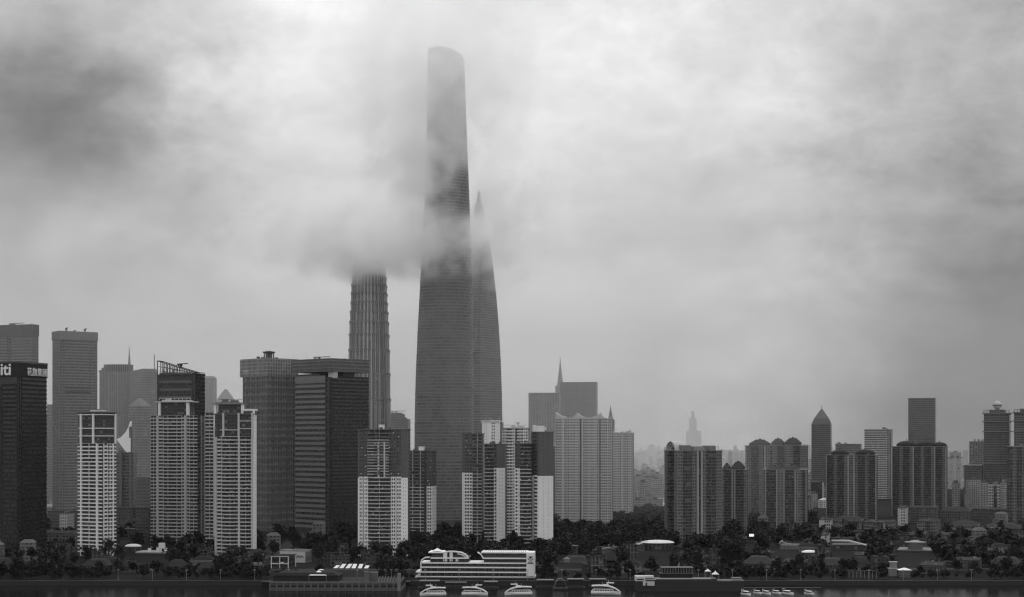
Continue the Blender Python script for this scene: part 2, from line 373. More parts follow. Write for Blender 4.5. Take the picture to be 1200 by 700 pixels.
t.slab('main_roof', t.H, t.H+1, 1.2, 'dim'); mb = MB(); mb.box(-t.wl+t.u(285), 1.5, -1, t.wr, t.z(481.5), t.z(479.5)); mb.box(0, 1.5, -1, 1, t.H, t.z(481.5)); mb.build('corner_canopy', 'white', t.e)
# --- narrow wing between the two
t = Tower('apartment_tower', 'narrow apartment wing squeezed between the two broad balcony towers at left', 'tower', 241, 252, 256, 1490, 10, 484)
t.body('back'); t.facade('L', 'b7 p1', fh=3.42, low='pale'); t.slab('roof_slab', t.H, t.H+.7, .8, 'dim'); t.bits(t.H+.7, 2, 'dim', 5, .7)

# --- towers with dark upper cladding, centre
def two_tone(pL, pC, pR, Y, a, ytop, ysp, left, right, label, fh=3.35, low='white', high='dim', group=None, bodym='back', cap=True, seed=1, lift='white'):
    t = Tower('apartment_tower', label, 'tower', pL, pC, pR, Y, a, ytop, group)
    t.body(bodym); zs = t.z(ysp) if ysp else None
    if left: t.facade('L', left, fh=fh, low=low, high=high, zs=zs)
    if right: t.facade('R', right, fh=fh, low=low, high=high, zs=zs)
    t.slab('roof_slab', t.H, t.H+.8, .9, 'dim' if ysp else 'pale')
    t.bits(t.H+.8, 4, 'dim' if ysp else 'pale', seed, .8)
    if lift:
        mb = MB(); c = -t.wl*.55; mb.box(c-2.2, c+2.2, t.wr*.3, t.wr*.7, t.H+.8, t.H+4.5); mb.box(c-2.6, c+2.6, t.wr*.3-.4, t.wr*.7+.4, t.H+4.5, t.H+4.9); mb.build('lift_tower', lift, t.e)
    return t
t = two_tone(419.5, 478, 480.5, 1405, 4, 504, 560, 'x.7 w3 g.4 w3 c16 w3.5 g.4 w3.5 x4.5', None, 'wide tower with bowed balconies, dark upper third and white right edge left of the giant', bodym='back', seed=2)
mb = MB()
for k in range(14):
    z = t.z(516+k*3.2*1.05); 
    if z < t.z(560): break
    mb.box(-t.wl+t.u(431), -t.wl+t.u(456), -2.8, -2.2, z-.1, z+.5)
for px in (444, 451): x = -t.wl+t.u(px); mb.box(x-.7, x+.7, -3.1, -2.4, t.z(560), t.z(518))
mb.build('balcony_rail_stack', 'pale', t.e)
two_tone(479.5, 506, 511, 1560, 12, 529, 570, 'b9 b9 g3 w6', 'w3', 'narrower balcony tower with dark top and white corner strip, right of the bowed one', seed=4)
two_tone(541.5, 565, 567, 1560, 5, 509, 554, 'x1.5 w6 b7', None, 'dark topped tower with white left edge strip at left of the central cluster', seed=5, lift=None)
t = Tower('apartment_tower', 'blank white walled tower rising behind the dark topped cluster with wide flat roof', 'tower', 565, 586, 590, 1640, 8, 495)
t.body('backmid'); t.facade('L', 'x3 x1 w2 x2', low='white', fh=3.3); t.slab('roof_slab', t.H, t.H+.7, 1.2, 'white'); t.bits(t.H+.7, 4, 'white', 8)
mb = MB(); mb.box(-t.wl-1, -t.wl*.1, -1, t.wr*.7, t.z(493.6), t.z(493)); mb.box(-t.wl+1, -t.wl+2, 1, 2, t.H, t.z(493)); mb.box(-4, -3, 1, 2, t.H, t.z(493)); mb.box(-t.wl+3, -t.wl+3.2, 2, 2.2, t.z(493), t.z(488.5)); mb.build('roof_canopy', 'white', t.e)
two_tone(567.5, 592, 594, 1470, 4, 521, 548.5, 'd9 w3 x7.5', None, 'dark topped tower with broad white blank strip below, front left of the central cluster', seed=6, lift=None)
t = Tower('apartment_tower', 'pale lattice fronted tower behind the cluster with sawtooth roof frames', 'tower', 586, 619, 621, 1650, 4, 502)
t.body('backmid'); t.facade('L', 'w5 b5 w2 g1.5 b5 w4', low='white', fh=3.25); t.slab('roof_slab', t.H, t.H+.7, 1, 'pale'); t.bits(t.H+.7, 6, 'pale', 9)
mb = MB()
for px in (588, 607): x = -t.wl+t.u(px); mb.box(x-.5, x+.5, 0, 1, t.H, t.H+6); mb.loft([[(x-.6, 0, t.H+4), (x+.6, 0, t.H+4), (x+.6, 1.4, t.H+4), (x-.6, 1.4, t.H+4)], [(x-2.6, 0, t.H+6.4), (x+2.6, 0, t.H+6.4), (x+2.6, 1.4, t.H+6.4), (x-2.6, 1.4, t.H+6.4)]])
mb.box(-t.wl+2, -2, 0, .5, t.H+3, t.H+3.5); mb.build('roof_frame', 'pale', t.e)
two_tone(603.5, 623, 625, 1430, 4, 520.5, 549, 'v2.6 w1.6 d10', None, 'dark topped tower with bowed balconies below, second from right in the cluster', seed=7, lift=None)
t = two_tone(624, 631, 648, 1425, 66, 507, 558, 'p1 v3 ', 'x11', 'dark topped tower ending the cluster at right with a tall blank white side wall', seed=3, lift='white')
mb = MB(); mb.box(-t.wl, -t.wl+2, 0, 2, 0, t.z(498)); mb.box(-t.wl, -t.wl*.2, 1, 8, t.H, t.z(499)); mb.build('stair_tower', 'white', t.e)

# --- pale broad towers behind the park
def wing_roof(t, xs, z, mat='pale'):
    """upswept roof fins shaped like open wings"""
    mb = MB()
    for x0, x1, h0, h1 in xs:
        n = 6; bot, top = [], []
        for k in range(n+1):
            f = k/n; x = x0+(x1-x0)*f; h = h0+(h1-h0)*f**2.2
            bot.append((x, h)); 
        for k in range(n):
            (xa, ha), (xb, hb) = bot[k], bot[k+1]
            if xb < xa: (xa, ha), (xb, hb) = (xb, hb), (xa, ha)
            mb.loft([[(xa, 0, z), (xb, 0, z), (xb, t.wr*.6, z), (xa, t.wr*.6, z)], [(xa, 0, z+ha), (xb, 0, z+hb), (xb, t.wr*.6, z+hb), (xa, t.wr*.6, z+ha)]])
    return mb.build('wing_roof', mat, t.e)
t = Tower('apartment_tower', 'broad pale apartment slab with three window bays and upswept wing roof beside the park', 'tower', 651, 717, 718.5, 1760, 3, 491)
t.body('backmid'); t.facade('L', 'w5.5 p1.2 w5 w5 w3 g1.8 p.8 w5 w5 w3 g1.8 w5.5 w3.5', low='pale', fh=3.15); t.slab('roof_slab', t.H, t.H+.8, .8, 'pale')
W = t.wl; wing_roof(t, [(-W*.75, -W, .6, 7), (-W*.75, -W*.62, .6, 6), (-W*.4, -W*.62, .6, 6), (-W*.38, -W*.2, .8, 6.5), (-W*.12, -W*.2, .8, 6.5)], t.H+.8); t.bits(t.H+.8, 6, 'pale', 12)
t = Tower('apartment_tower', 'smaller pale apartment tower attached right of the broad slab, stepping lower', 'tower', 716, 741, 743, 1960, 4, 508)
t.body('backmid'); t.facade('L', 'w5 w4 p1 w5 w3', low='pale', fh=3.15); t.slab('roof_slab', t.H, t.H+.8, .8, 'pale')
W = t.wl; wing_roof(t, [(-W*.6, -W, .5, 3.2), (-W*.3, -W*.1, .5, 4)], t.H+.8); t.bits(t.H+.8, 3, 'mid', 13)
two_tone(648, 653, 654, 1900, 6, 523, None, 'w4', None, 'thin grey apartment sliver between the white side wall and the broad pale slab', low='mid', seed=14, lift=None)

# --- grey towers, centre right
def hip(mb, x0, x1, y0, y1, z, h, inset=.3, mi=0):
    dx, dy = (x1-x0)*inset, (y1-y0)*inset
    mb.loft([[(x0, y0, z), (x1, y0, z), (x1, y1, z), (x0, y1, z)], [(x0+dx, y0+dy, z+h), (x1-dx, y0+dy, z+h), (x1-dx, y1-dy, z+h), (x0+dx, y1-dy, z+h)]], mi)
t = Tower('apartment_tower', 'wide grey residential tower with a half round arched gable at its left top', 'tower', 779, 794, 846, 1560, 66, 529)
t.body('back'); t.facade('L', 'w3 d6 w3', low='mid', fh=3.2); t.facade('R', 'w4 b8 w3.5 p1.2 g2 p1.2 w3.5 b8 w5', low='mid', fh=3.2)
t.slab('roof_slab', t.H, t.H+.8, .6, 'mid')
mb = MB()
Rr = 9.5
for k in range(12):
    a0, a1 = PI*k/12, PI*(k+1)/12
    for r, w, d in ((Rr, 1.0, 0), (Rr-2.2, .9, 1.2), (Rr-4.4, .9, 2.4)):
        for a_, b_ in ((a0, a1),):
            p = lambda rr, an, yy: (-t.wl*.5+rr*math.cos(an)*1.05, yy, t.H+.8+rr*math.sin(an))
            mb.loft([[p(r-w, a_, d-.8), p(r, a_, d-.8), p(r, a_, 9), p(r-w, a_, 9)], [p(r-w, b_, d-.8), p(r, b_, d-.8), p(r, b_, 9), p(r-w, b_, 9)]])
mb.build('arched_gable', 'pale', t.e)
mb = MB(); mb.box(.2, -t.wl*.6, t.wr*.08, t.wr*.3, t.H+.8, t.z(522)); hip(mb, -t.wl*.7, .8, t.wr*.36, t.wr*.62, t.H+.8, 4, .1); mb.box(-t.wl*.6, .2, t.wr*.72, t.wr*.86, t.H+.8, t.z(522.5)); mb.build('penthouse', 'mid', t.e)
t.bits(t.H+.8, 5, 'dim', 21)
def hiproofed(pL, pC, pR, Y, a, ytop, left, right, label, roofs, fh=3.15, low='mid', side='L', bodym='back', rh=6, group=None):
    t = Tower('apartment_tower', label, 'tower', pL, pC, pR, Y, a, ytop, group); t.body(bodym)
    if left: t.facade('L', left, low=low, fh=fh)
    if right: t.facade('R', right, low=low, fh=fh)
    t.slab('roof_slab', t.H, t.H+.8, .6, low)
    for (p0, p1, h0, h1) in roofs:
        mb = MB(); x0, x1 = -t.wl+t.u(p0), -t.wl+t.u(p1)
        mb.box(x0+.8, x1-.8, 1, t.wr-1, t.H+.8, t.H+.8+h0); hip(mb, x0, x1, 0, t.wr, t.H+.8+h0, h1, .32, 1)
        mb.box((x0+x1)/2-1.2, (x0+x1)/2+1.2, t.wr*.4, t.wr*.6, t.H+.8+h0+h1, t.H+h0+h1+2, 1)
        mb.build('hipped_roof', ['dim', 'roof'], t.e)
    t.bits(t.H+.8, 3, 'dim', int(pL), .8)
    return t
hiproofed(846, 875, 877, 1720, 4, 551, 'w2 d7 p.7 w2 p.7 d8 w2.5', None, 'lower grey residential tower with dark hipped roofs right of the arched one', [(846, 855, .5, 5), (856, 872, 1, 7)])
hiproofed(873, 945, 947, 2020, 4, 523, 'p1 w4 d7 w3 g1 p1 w4 g2 w4 d6 w3 w4 d6 w5', None, 'tallest rear residential tower with three dark hipped roof peaks in a row', [(877, 901, 2, 6), (903, 918, 3, 6), (918, 938, 3, 7)], low='mid')
hiproofed(893, 945, 947, 1800, 4, 551, 'w3 p.7 d9 p.7 w3 w3 p.7 d9 p.7 w2 w4 d3 p.7', None, 'front residential slab with low dark roof standing before the three peaked one', [(898, 916, .5, 3), (917, 936, .5, 4)], low='mid')
def domed(pL, pR, Y, ytop, spec, label, domes, low='dim'):
    t = Tower('apartment_tower', label, 'tower', pL, pR, pR+1.5, Y, 4, ytop); t.body('back')
    t.facade('L', spec, low=low, fh=3.1); t.slab('roof_slab', t.H, t.H+.8, .8, low)
    for pc, r in domes:
        mb = MB(); x = -t.wl+t.u(pc); rr = r/F*Y; ry = min(t.wr*.5, rr)
        rings = []
        for k in range(6):
            an = k/5*PI/2*.92; rings.append([(px_, py_, t.H+1.4+rr*.5*math.sin(an)) for px_, py_ in circ(rr*math.cos(an), 16, x, t.wr*.5, ry*math.cos(an))])
        mb.prism(circ(rr*.9, 16, x, t.wr*.5, ry*.9), t.H+.8, t.H+1.4, 0); mb.loft(rings, 1); mb.box(x-.3, x+.3, t.wr*.5-.3, t.wr*.5+.3, t.H+3, t.H+1.4+rr*.5+2.5, 1)
        mb.build('roof_dome', ['dim', 'roof'], t.e)
    t.bits(t.H+.8, 4, 'dim', int(pL), .8); return t
domed(968, 1027, 2050, 534, 'p.8 d6 w3 d6 w3 p1 w4 p1 w3 d6 w3 d6 p.8', 'residential tower with two shallow roof domes, pale central window bay', [(983, 11), (1013, 12)], 'mid')
domed(1045, 1109, 2100, 524, 'p.8 d7 w3 d7 w3 p1 d7 w3 d7 w3 p1 d7 w3 p.8', 'darker residential tower with three shallow roof domes near a tall square slab', [(1061, 12), (1084, 12), (1100, 9)], 'mid')

# ================================================================== OFFICE TOWERS
# --- dark tower with the white lettering, left edge
t = Tower('office_tower', 'black glass office tower with white rooftop lettering cut by the left edge of the frame', 'tower', -46, 20, 54.5, 1400, 17, 424)
t.body('curtain_dark', H=t.H-1)
t.facade('L', 'h10 m1 h4', low='dark', fh=4.0, top=t.z(452)); t.facade('R', 'm1.5 h9', low='dark', fh=4.0, top=t.z(441))
mb = MB(); mb.box(-t.wl-.4, .9, -.9, t.wr+.4, t.z(441), t.z(425)); mb.build('crown_band', 'dark', t.e)
mb = MB(); mb.box(-t.wl-.8, 1.3, -1.3, t.wr+.6, t.z(425), t.H+.6); mb.build('roof_slab', 'dim', t.e)
hl = (11/F)*t.Y
text_part('citi', 15.5, 'white', t.e, (-t.wl+t.u(4), -1.2, t.z(433.4)), (PI/2, 0, 0), 'sign_lettering', .3, .28)
text_part('花旗集团', 8.1, 'white', t.e, (1.2, t.ur(42.5), t.z(435.5)), (PI/2, 0, PI/2), 'sign_lettering', .2, .02)
t = Tower('office_tower', 'grey banded office tower rising behind the lettered black tower at the left edge', 'tower', -40, 38, 45, 2050, 20, 380.5)
t.body('curtain'); t.facade('L', 'h8 m.8 h4', low='mid', fh=4.1, top=t.z(394)); t.facade('R', 'h4', low='mid', fh=4.1, top=t.z(394))
t.slab('crown_band', t.z(394), t.H+.5, .7, 'dim'); crane(t.e, -t.wl*.3, 4, t.H, 22, 2, .1); t.bits(t.H+.4, 3, 'dim', 31)
# --- tall rectangular tower
t = Tower('office_tower', 'tall plain grey office tower with two small roof cranes, left of the round topped one', 'tower', 61.5, 70, 114, 2100, 52, 388)
t.body('curtain'); t.facade('L', 'h3', low='mid', fh=4.0, top=t.z(398)); t.facade('R', 'm2 h10 m1 h2', low='mid', fh=4.0, top=t.z(398))
mb = MB(); mb.box(-t.wl-.9, 1.4, -1.4, t.wr+.9, t.z(398), t.z(397)); mb.box(-t.wl-.6, 1, -1, t.wr+.6, t.z(397), t.H+.3); mb.build('crown_band', 'mid', t.e)
mb = MB(); mb.box(.1, 1.2, t.wr*.15, t.wr*.8, t.z(455), t.z(453)); mb.box(.1, 1.2, t.wr*.15, t.wr*.8, t.z(460), t.z(458.6)); mb.build('plant_floor_louvre', 'black', t.e)
crane(t.e, -4, t.wr*.2, t.H, 9, 4); crane(t.e, -4, t.wr*.7, t.H, 9, 4); crane(t.e, -9, t.wr*.45, t.H, 6, 1.5)
t = Tower('office_tower', 'small stepped grey tower top in the gap right of the black lettered tower', 'tower', 52, 63, 64, 2500, 10, 486)
t.body('curtain'); t.slab('upper_block', t.H, t.z(474), -3, 'dim'); t.facade('L', 'h1', low='mid', fh=4)
# --- round fronted tower with crown
def round_tower(name, label, p0, p1, Y, ytop, mat, crown=12, n=40, dz=1):
    H = PZ(ytop, Y)-GZ; r = (p1-p0)/2/F*Y; x = PX((p0+p1)/2, Y)
    e = empty(name, (x, Y+r*.8, GZ), 0, label, 'tower'); FOOT.append((x+r, Y, 0, 2*r, 2*r))
    mb = MB(); mb.prism(circ(r, n, ry=r*.8), 0, H-crown); mb.build('wall', mat, e)
    mb = MB()
    for k in range(0, n):
        an = 2*PI*k/n; x1, y1 = (r+.3)*math.cos(an), (r*.8+.3)*math.sin(an)
        mb.box(x1-.5, x1+.5, y1-.5, y1+.5, 0, H-1.5)
    mb.build('upright_fins', 'mid', e)
    mb = MB(); mb.prism(circ(r-.8, n, ry=r*.8-.8), H-crown, H-1.5, 0); mb.build('crown_core', 'dark', e)
    mb = MB(); mb.prism(circ(r+1, n, ry=r*.8+1), H-1.5, H, 0); mb.prism(circ(r+.9, n, ry=r*.8+.9), H-crown-.8, H-crown, 0); mb.build('roof_slab', 'mid', e)
    return e, r, H
e, r, H = round_tower('office_tower', 'round fronted grey tower with ribbed walls and a ring of columns at the top', 119, 152, 2500, 427, 'ribbed')
mb = MB(); mb.box(-r-9, -r*.6, 2, r, 0, H-12); mb.box(-r-10, -r*.7, 1.4, r-2, H-12, H-9); mb.box(-r-6, -r*.7, 3, 8, H-9, H-5); mb.build('side_wing', 'ribbed', e)
def mast(label, px, Y, y0, y1, r0=1.6, name='spire', cat='spire', n=8, steps=1):
    z0, z1 = PZ(y0, Y)-GZ, PZ(y1, Y)-GZ
    mb = MB(); rg = []
    for k in range(5):
        f = k/4; rr = r0*(1-f)**1.2+.12; rg.append([(x, y, z0+(z1-z0)*f) for x, y in circ(rr, n)])
    mb.loft(rg); mb.prism(circ(r0*1.6, n), 0, z0); o = mb.build(name, 'mid'); o.location = (PX(px, Y), Y, GZ); return tag(o, label, cat)
t = Tower('office_tower', 'grey tower with slanted shoulder behind, wide with a thin mast at its right side', 'tower', 152, 168, 184, 2450, 40, 435)
t.body('curtain_pale'); t.facade('L', 'h4', low='mid', fh=4); t.facade('R', 'm4', low='mid', fh=4)
mb = MB(); w = t.wl
mb.loft([[(-w, .4, t.H), (-.4, .4, t.H), (-.4, t.wr-.4, t.H), (-w, t.wr-.4, t.H)], [(-w, .4, t.H+.3), (-.4, .4, t.z(432)), (-.4, t.wr-.4, t.z(432)), (-w, t.wr-.4, t.H+.3)]]); mb.build('slanted_roof', 'mid', t.e)
mb = MB(); mb.box(-1, 0, t.wr*.8, t.wr*.8+1, t.H, t.z(415)); mb.build('mast', 'mid', t.e); t.bits(t.H, 5, 'mid', 40)
mast('thin tapering spire standing between the round tower and the slanted shoulder tower', 151.5, 2700, 442, 405, 4.5)
t = Tower('office_tower', 'lower grey tower with sloped pyramid roof in front of the slanted shoulder tower', 'tower', 150, 163, 178, 2250, 35, 476)
t.body('curtain_pale'); mb = MB(); hip(mb, -t.wl, 0, 0, t.wr, t.H, 12, .45); mb.build('pyramid_roof', 'mid', t.e)
t = Tower('office_tower', 'plain dark grid block standing low behind the broad bay window tower', 'tower', 160, 178, 184, 1800, 12, 560)
t.body('curtain'); t.facade('L', 'w5', low='dim', fh=3.8)
# pale curved sail shaped glass panel seen in the gap
mb = MB(); Yg = 1850
pts = [(136, 515), (141, 512.5), (146, 507), (149.5, 500), (151, 494), (152.6, 493.5), (152.6, 530), (148, 530), (143, 524), (139, 519)]
poly = [(PX(px, Yg), PZ(py, Yg)) for px, py in pts]; cx0 = PX(145, Yg)
i = 0; k = len(poly)
mb.v += [(x-cx0, 0+6*((z-95)/40), z-GZ) for x, z in poly]+[(x-cx0, 3+6*((z-95)/40), z-GZ) for x, z in poly]
mb.f += [tuple(range(k)), tuple(range(2*k-1, k-1, -1))]+[(j, j+k, (j+1) % k+k, (j+1) % k) for j in range(k)]; mb.m += [0]*(k+2)
o = empty('sail_roof_tower', (cx0, Yg, GZ), 0, 'white sail shaped roof panel on a dark block beside the slim left tower', 'tower')
mb.build('sail_panel', 'membrane', o); mb = MB(); mb.box(-18, 9, 8, 30, 0, PZ(531, Yg)-GZ); mb.build('wall', 'curtain', o); mb = MB(); mb.box(6, 8.3, 2.5, 8, 0, PZ(500, Yg)-GZ); mb.box(-6, -3, 1.5, 8, 0, PZ(528, Yg)-GZ); mb.build('pier', 'dim', o)

# --- dark glass tower with slanted lattice crown
t = Tower('office_tower', 'dark glass tower with slanted lattice crown and sign behind the broad bay window tower', 'tower', 184.5, 228, 240, 1640, 14, 439.5)
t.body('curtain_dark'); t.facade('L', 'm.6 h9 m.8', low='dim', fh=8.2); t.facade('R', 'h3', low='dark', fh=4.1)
t.slab('roof_slab', t.H, t.H+.8, .6, 'dark')
mb = MB(); zl, zr = t.z(422.5), t.z(436.5); n = 11
for yy in (0, t.wr*.5):
    for k in range(n+1):
        f = k/n; x = -t.wl*(1-f); zt_ = zl+(zr-zl)*f; mb.box(x-.35, x+.35, yy-.3, yy+.3, t.H, zt_)
        if k < n: mb.bar((x, yy, zt_), (x+t.wl/n, yy, zl+(zr-zl)*(f+1/n)), .8)
        if k < n:
            for zz in (.3, .62): mb.bar((x, yy, t.H+(zt_-t.H)*zz), (x+t.wl/n, yy, t.H+(zl+(zr-zl)*(f+1/n)-t.H)*zz), .35)
mb.bar((0, 0, zr), (0, t.wr, zr), .8); mb.bar((-t.wl, 0, zl), (-t.wl, t.wr*.5, zl), .8)
mb.build('lattice_crown', 'dark', t.e)
mb = MB(); mb.box(-t.wl*.4, .4, 2, t.wr, t.H, t.z(437.5)); mb.build('penthouse', 'dark', t.e)
mb = MB(); rn = random.Random(4)
for q in range(5):
    x = -t.wl+7+q*3.5
    for _ in range(4):
        zz = t.H+2+rn.random()*4.6; mb.box(x, x+2.6, -.9, -.5, zz, zz+.45)
    mb.box(x+rn.random()*2, x+.5+rn.random()*2, -.9, -.5, t.H+2, t.H+6.8)
mb.build('sign_frame', 'mid', t.e); crane(t.e, -t.wl*.42, 5, t.z(431), 12, 4, 0, 'dark')
t = Tower('office_tower', 'thin pale slab visible between the lattice crowned tower and the pyramid roof', 'tower', 238, 250, 251, 3000, 8, 443)
t.body('ribbed'); mb = MB(); hip(mb, -t.wl, 0, 0, t.wr, t.H, 4, .2); mb.build('roof', 'mid', t.e)
t = Tower('office_tower', 'distant pale tower ending in a wide pointed pyramid roof', 'tower', 252, 275, 277, 3500, 6, 471)
t.body('ribbed'); mb = MB(); hip(mb, -t.wl, 0, 0, t.wr, t.H, 29, .44); mb.build('pyramid_roof', 'mid', t.e)

# --- chequered bank tower with helipad
t = Tower('office_tower', 'chequered grey office tower with raised helipad and small sign on its overhanging crown', 'tower', 285, 314, 349, 1780, 44, 420)
t.body('checker'); zc = t.z(441)
mb = MB(); mb.box(-t.wl-.8, 0.8, -.8, t.wr+.2, zc, t.H+.4); mb.box(-t.wl-5.5, -t.wl-.8, -.8, t.wr*.6, zc, t.H+.2); mb.build('crown_band', 'checker', t.e)
for s_ in 'LR': t.facade(s_, 'm1', low='dim', fh=4.1, top=zc-.1)
t.facade('L', 'h1', low='dim', fh=8.2, top=zc-.1); t.facade('R', 'h1', low='dim', fh=8.2, top=zc-.1)
mb = MB(); rnd = random.Random(3)
for q in range(4):
    x = -t.wl+1+q*2.9; mb.box(x, x+2.3, -1.1, -.8, t.z(435.2), t.z(434.6)); mb.box(x+.2, x+2.1, -1.1, -.8, t.z(433.2), t.z(432.7)); mb.box(x+.9, x+1.5, -1.1, -.8, t.z(434.6), t.z(433.2)); mb.box(x+.1, x+.5, -1.1, -.8, t.z(434.6), t.z(433.2))
mb.box(-t.wl+1, -t.wl+12, -1.1, -.8, t.z(437.2), t.z(436.7)); mb.build('sign_lettering', 'pale', t.e)
mb = MB(); cx, cy = -t.wl*.2, t.wr*.2
mb.prism(circ(7.5, 20, cx, cy), t.z(412.6), t.z(411.6)); mb.loft([[(x, y, t.z(414)) for x, y in circ(4, 20, cx, cy)], [(x, y, t.z(412.6)) for x, y in circ(7.5, 20, cx, cy)]])
for an in range(6): x, y = cx+5.5*math.cos(an*PI/3), cy+5.5*math.sin(an*PI/3); mb.box(x-.5, x+.5, y-.5, y+.5, t.H, t.z(412.8))
mb.box(cx-1, cx+1, cy-1, cy+1, t.H, t.z(412.8)); mb.prism(circ(3.4, 12, cx, cy), t.z(411.6), t.z(410.8)); mb.build('helipad', 'dim', t.e); t.bits(t.H+.4, 4, 'dim', 50)
# --- portal tower with bridging roof
t = Tower('office_tower', 'dark glass portal tower with striped side wing under a massive overhanging roof slab', 'tower', 347, 386, 437, 1730, 42, 436)
Wl, Wr = t.wl, t.wr
mb = MB(); mb.box(-Wl*1.02, -Wl*.12, .5, Wr*.5, 0, t.z(446)); mb.box(-Wl*1.02, -Wl*.3, .5, Wr*.5, t.z(446), t.z(437.5)); mb.build('striped_wing', 'curtain_dark', t.e)
mb = MB(); zb = t.z(447.5); k = 0; z = 6
while z < zb: mb.box(-Wl*1.02, -Wl*.12, -.6, .5, z, z+3.1); z += 5.95
mb.box(-Wl*1.02, -Wl*.12, -.5, .5, zb-1, t.z(440)); mb.build('floor_bands', 'mid', t.e)
mb = MB(); mb.box(-Wl*.12, 0, 1.2, Wr, 0, t.z(442)); mb.build('glass_block', 'curtain_dark', t.e)
t.facade('R', 'm.6 h9', low='dark', fh=4.1, top=t.z(442))
zs0, zs1 = t.z(435.5), t.z(420)
mb = MB(); P = [(-Wl*1.1, -2), (3.5, -2), (3.5, Wr*.97), (-Wl*1.1, Wr*.97)]
mb.loft([[(x, y, zs0) for x, y in P], [(x, y, zs1) for x, y in P]]); mb.build('roof_slab', 'curtain', t.e)
mb = MB()
for z in (zs0+1, zs0+5, zs0+9, zs1-1.2): mb.box(-Wl*1.1-.3, 3.8, -2.3, Wr*.97+.3, z, z+.9)
mb.build('roof_slab_bands', 'dim', t.e)
mb = MB(); mb.prism(circ(5.5, 20, -3, 8), t.z(443), zs0); mb.build('drum', 'pale', t.e)
mb = MB(); mb.box(-14, -1, Wr*.35, Wr*.65, t.z(442), zs0-.01); mb.build('recessed_lobby', 'black', t.e)
crane(t.e, -Wl*.5, 10, zs1, 20, 2.2, .5); t.bits(zs1, 2, 'dim', 52, .6)
t = Tower('office_tower', 'grey stepped tower roof with crane showing between the tiered tower and the twisting giant', 'tower', 448, 478, 481, 2500, 6, 491)
t.body('curtain'); mb = MB(); mb.box(-t.wl*.8, -t.wl*.2, 4, 20, t.H, t.z(485)); mb.box(-t.wl*.75, -t.wl*.3, 5, 18, t.z(485), t.z(483.6)); mb.build('penthouse', 'dim', t.e)
crane(t.e, -t.wl*.5, 10, t.z(483.6), 24, 2); t.bits(t.H, 8, 'dim', 60, 1.2); t.facade('L', 'm3', low='mid', fh=4)

# --- tiered pagoda like tower (top lost in the cloud)
def tiered():
    Y = 2170; x = PX(430.5, Y); e = empty('tiered_skyscraper', (x, Y+30, GZ), 0, 'tall tiered skyscraper with flared setbacks whose top disappears in low cloud', 'skyscraper')
    FOOT.append((x+30, Y, 0, 60, 60))
    zz = lambda py: PZ(py, Y)-GZ
    tiers = [(700, 510, 25.5), (510, 467, 25), (467, 437, 24.6), (437, 409, 24), (409, 391, 23.4), (391, 376, 22.9), (376, 364, 22.3), (364, 353, 21.6), (353, 342, 21.2), (342, 332, 20.8), (332, 322, 20.3), (322, 313, 19.5), (313, 304, 18.4), (304, 296, 16.0), (296, 288, 10.5), (288, 281, 7.4)]
    tiers = [(max(0, zz(a)), zz(b), w/F*Y) for a, b, w in tiers]
    def oct8(r, z, k=.28):
        c = r*k
        return [(-r+c, -r, z), (r-c, -r, z), (r-c, -r+c*.5, z), (r-c*.5, -r+c*.5, z), (r-c*.5, -r+c, z), (r, -r+c, z), (r, r-c, z), (r-c, r, z), (-r+c, r, z), (-r, r-c, z), (-r, -r+c, z), (-r+c*.5, -r+c, z), (-r+c*.5, -r+c*.5, z), (-r+c, -r+c*.5, z)]
    mb, ml, mr = MB(), MB(), MB()
    for z0, z1, r in tiers:
        q = r-1.6; mb.loft([oct8(q, z0), oct8(q, z1-5), oct8(q+1.1, z1-.8)], 0)
        ml.loft([oct8(q+1.2, z1-.8), oct8(q+1.2, z1+.4)])
        for a in (-.62, -.42, -.2, 0, .2, .42, .62, .93):
            for sx in (-1, 1):
                if a == .93: mr.box(sx*q*.96-.4, sx*q*.96+.4, -q*.74, -q*.60, z0, z1-1)
            if a != .93: mr.box(a*q-(.35 if abs(a) > .25 else .9), a*q+(.35 if abs(a) > .25 else .9), -q-1.2, -q, z0, z1-1)
        for a in (-.62, -.3, 0, .3, .62):
            for sx in (-1, 1): mr.box(sx*q, sx*(q+.6), a*q-.35, a*q+.35, z0, z1-1)
    mb.build('wall', 'ribbed', e); ml.build('setback_eaves', 'mid', e); mr.build('upright_fins', 'pale', e)
    mp_ = MB(); z1 = tiers[-1][1]; mp_.loft([[(a, b, z1) for a, b in circ(5, 8)], [(a, b, z1+22) for a, b in circ(1.4, 8)], [(a, b, 418) for a, b in circ(.2, 8)]]); mp_.build('pinnacle', 'mid', e)
tiered()

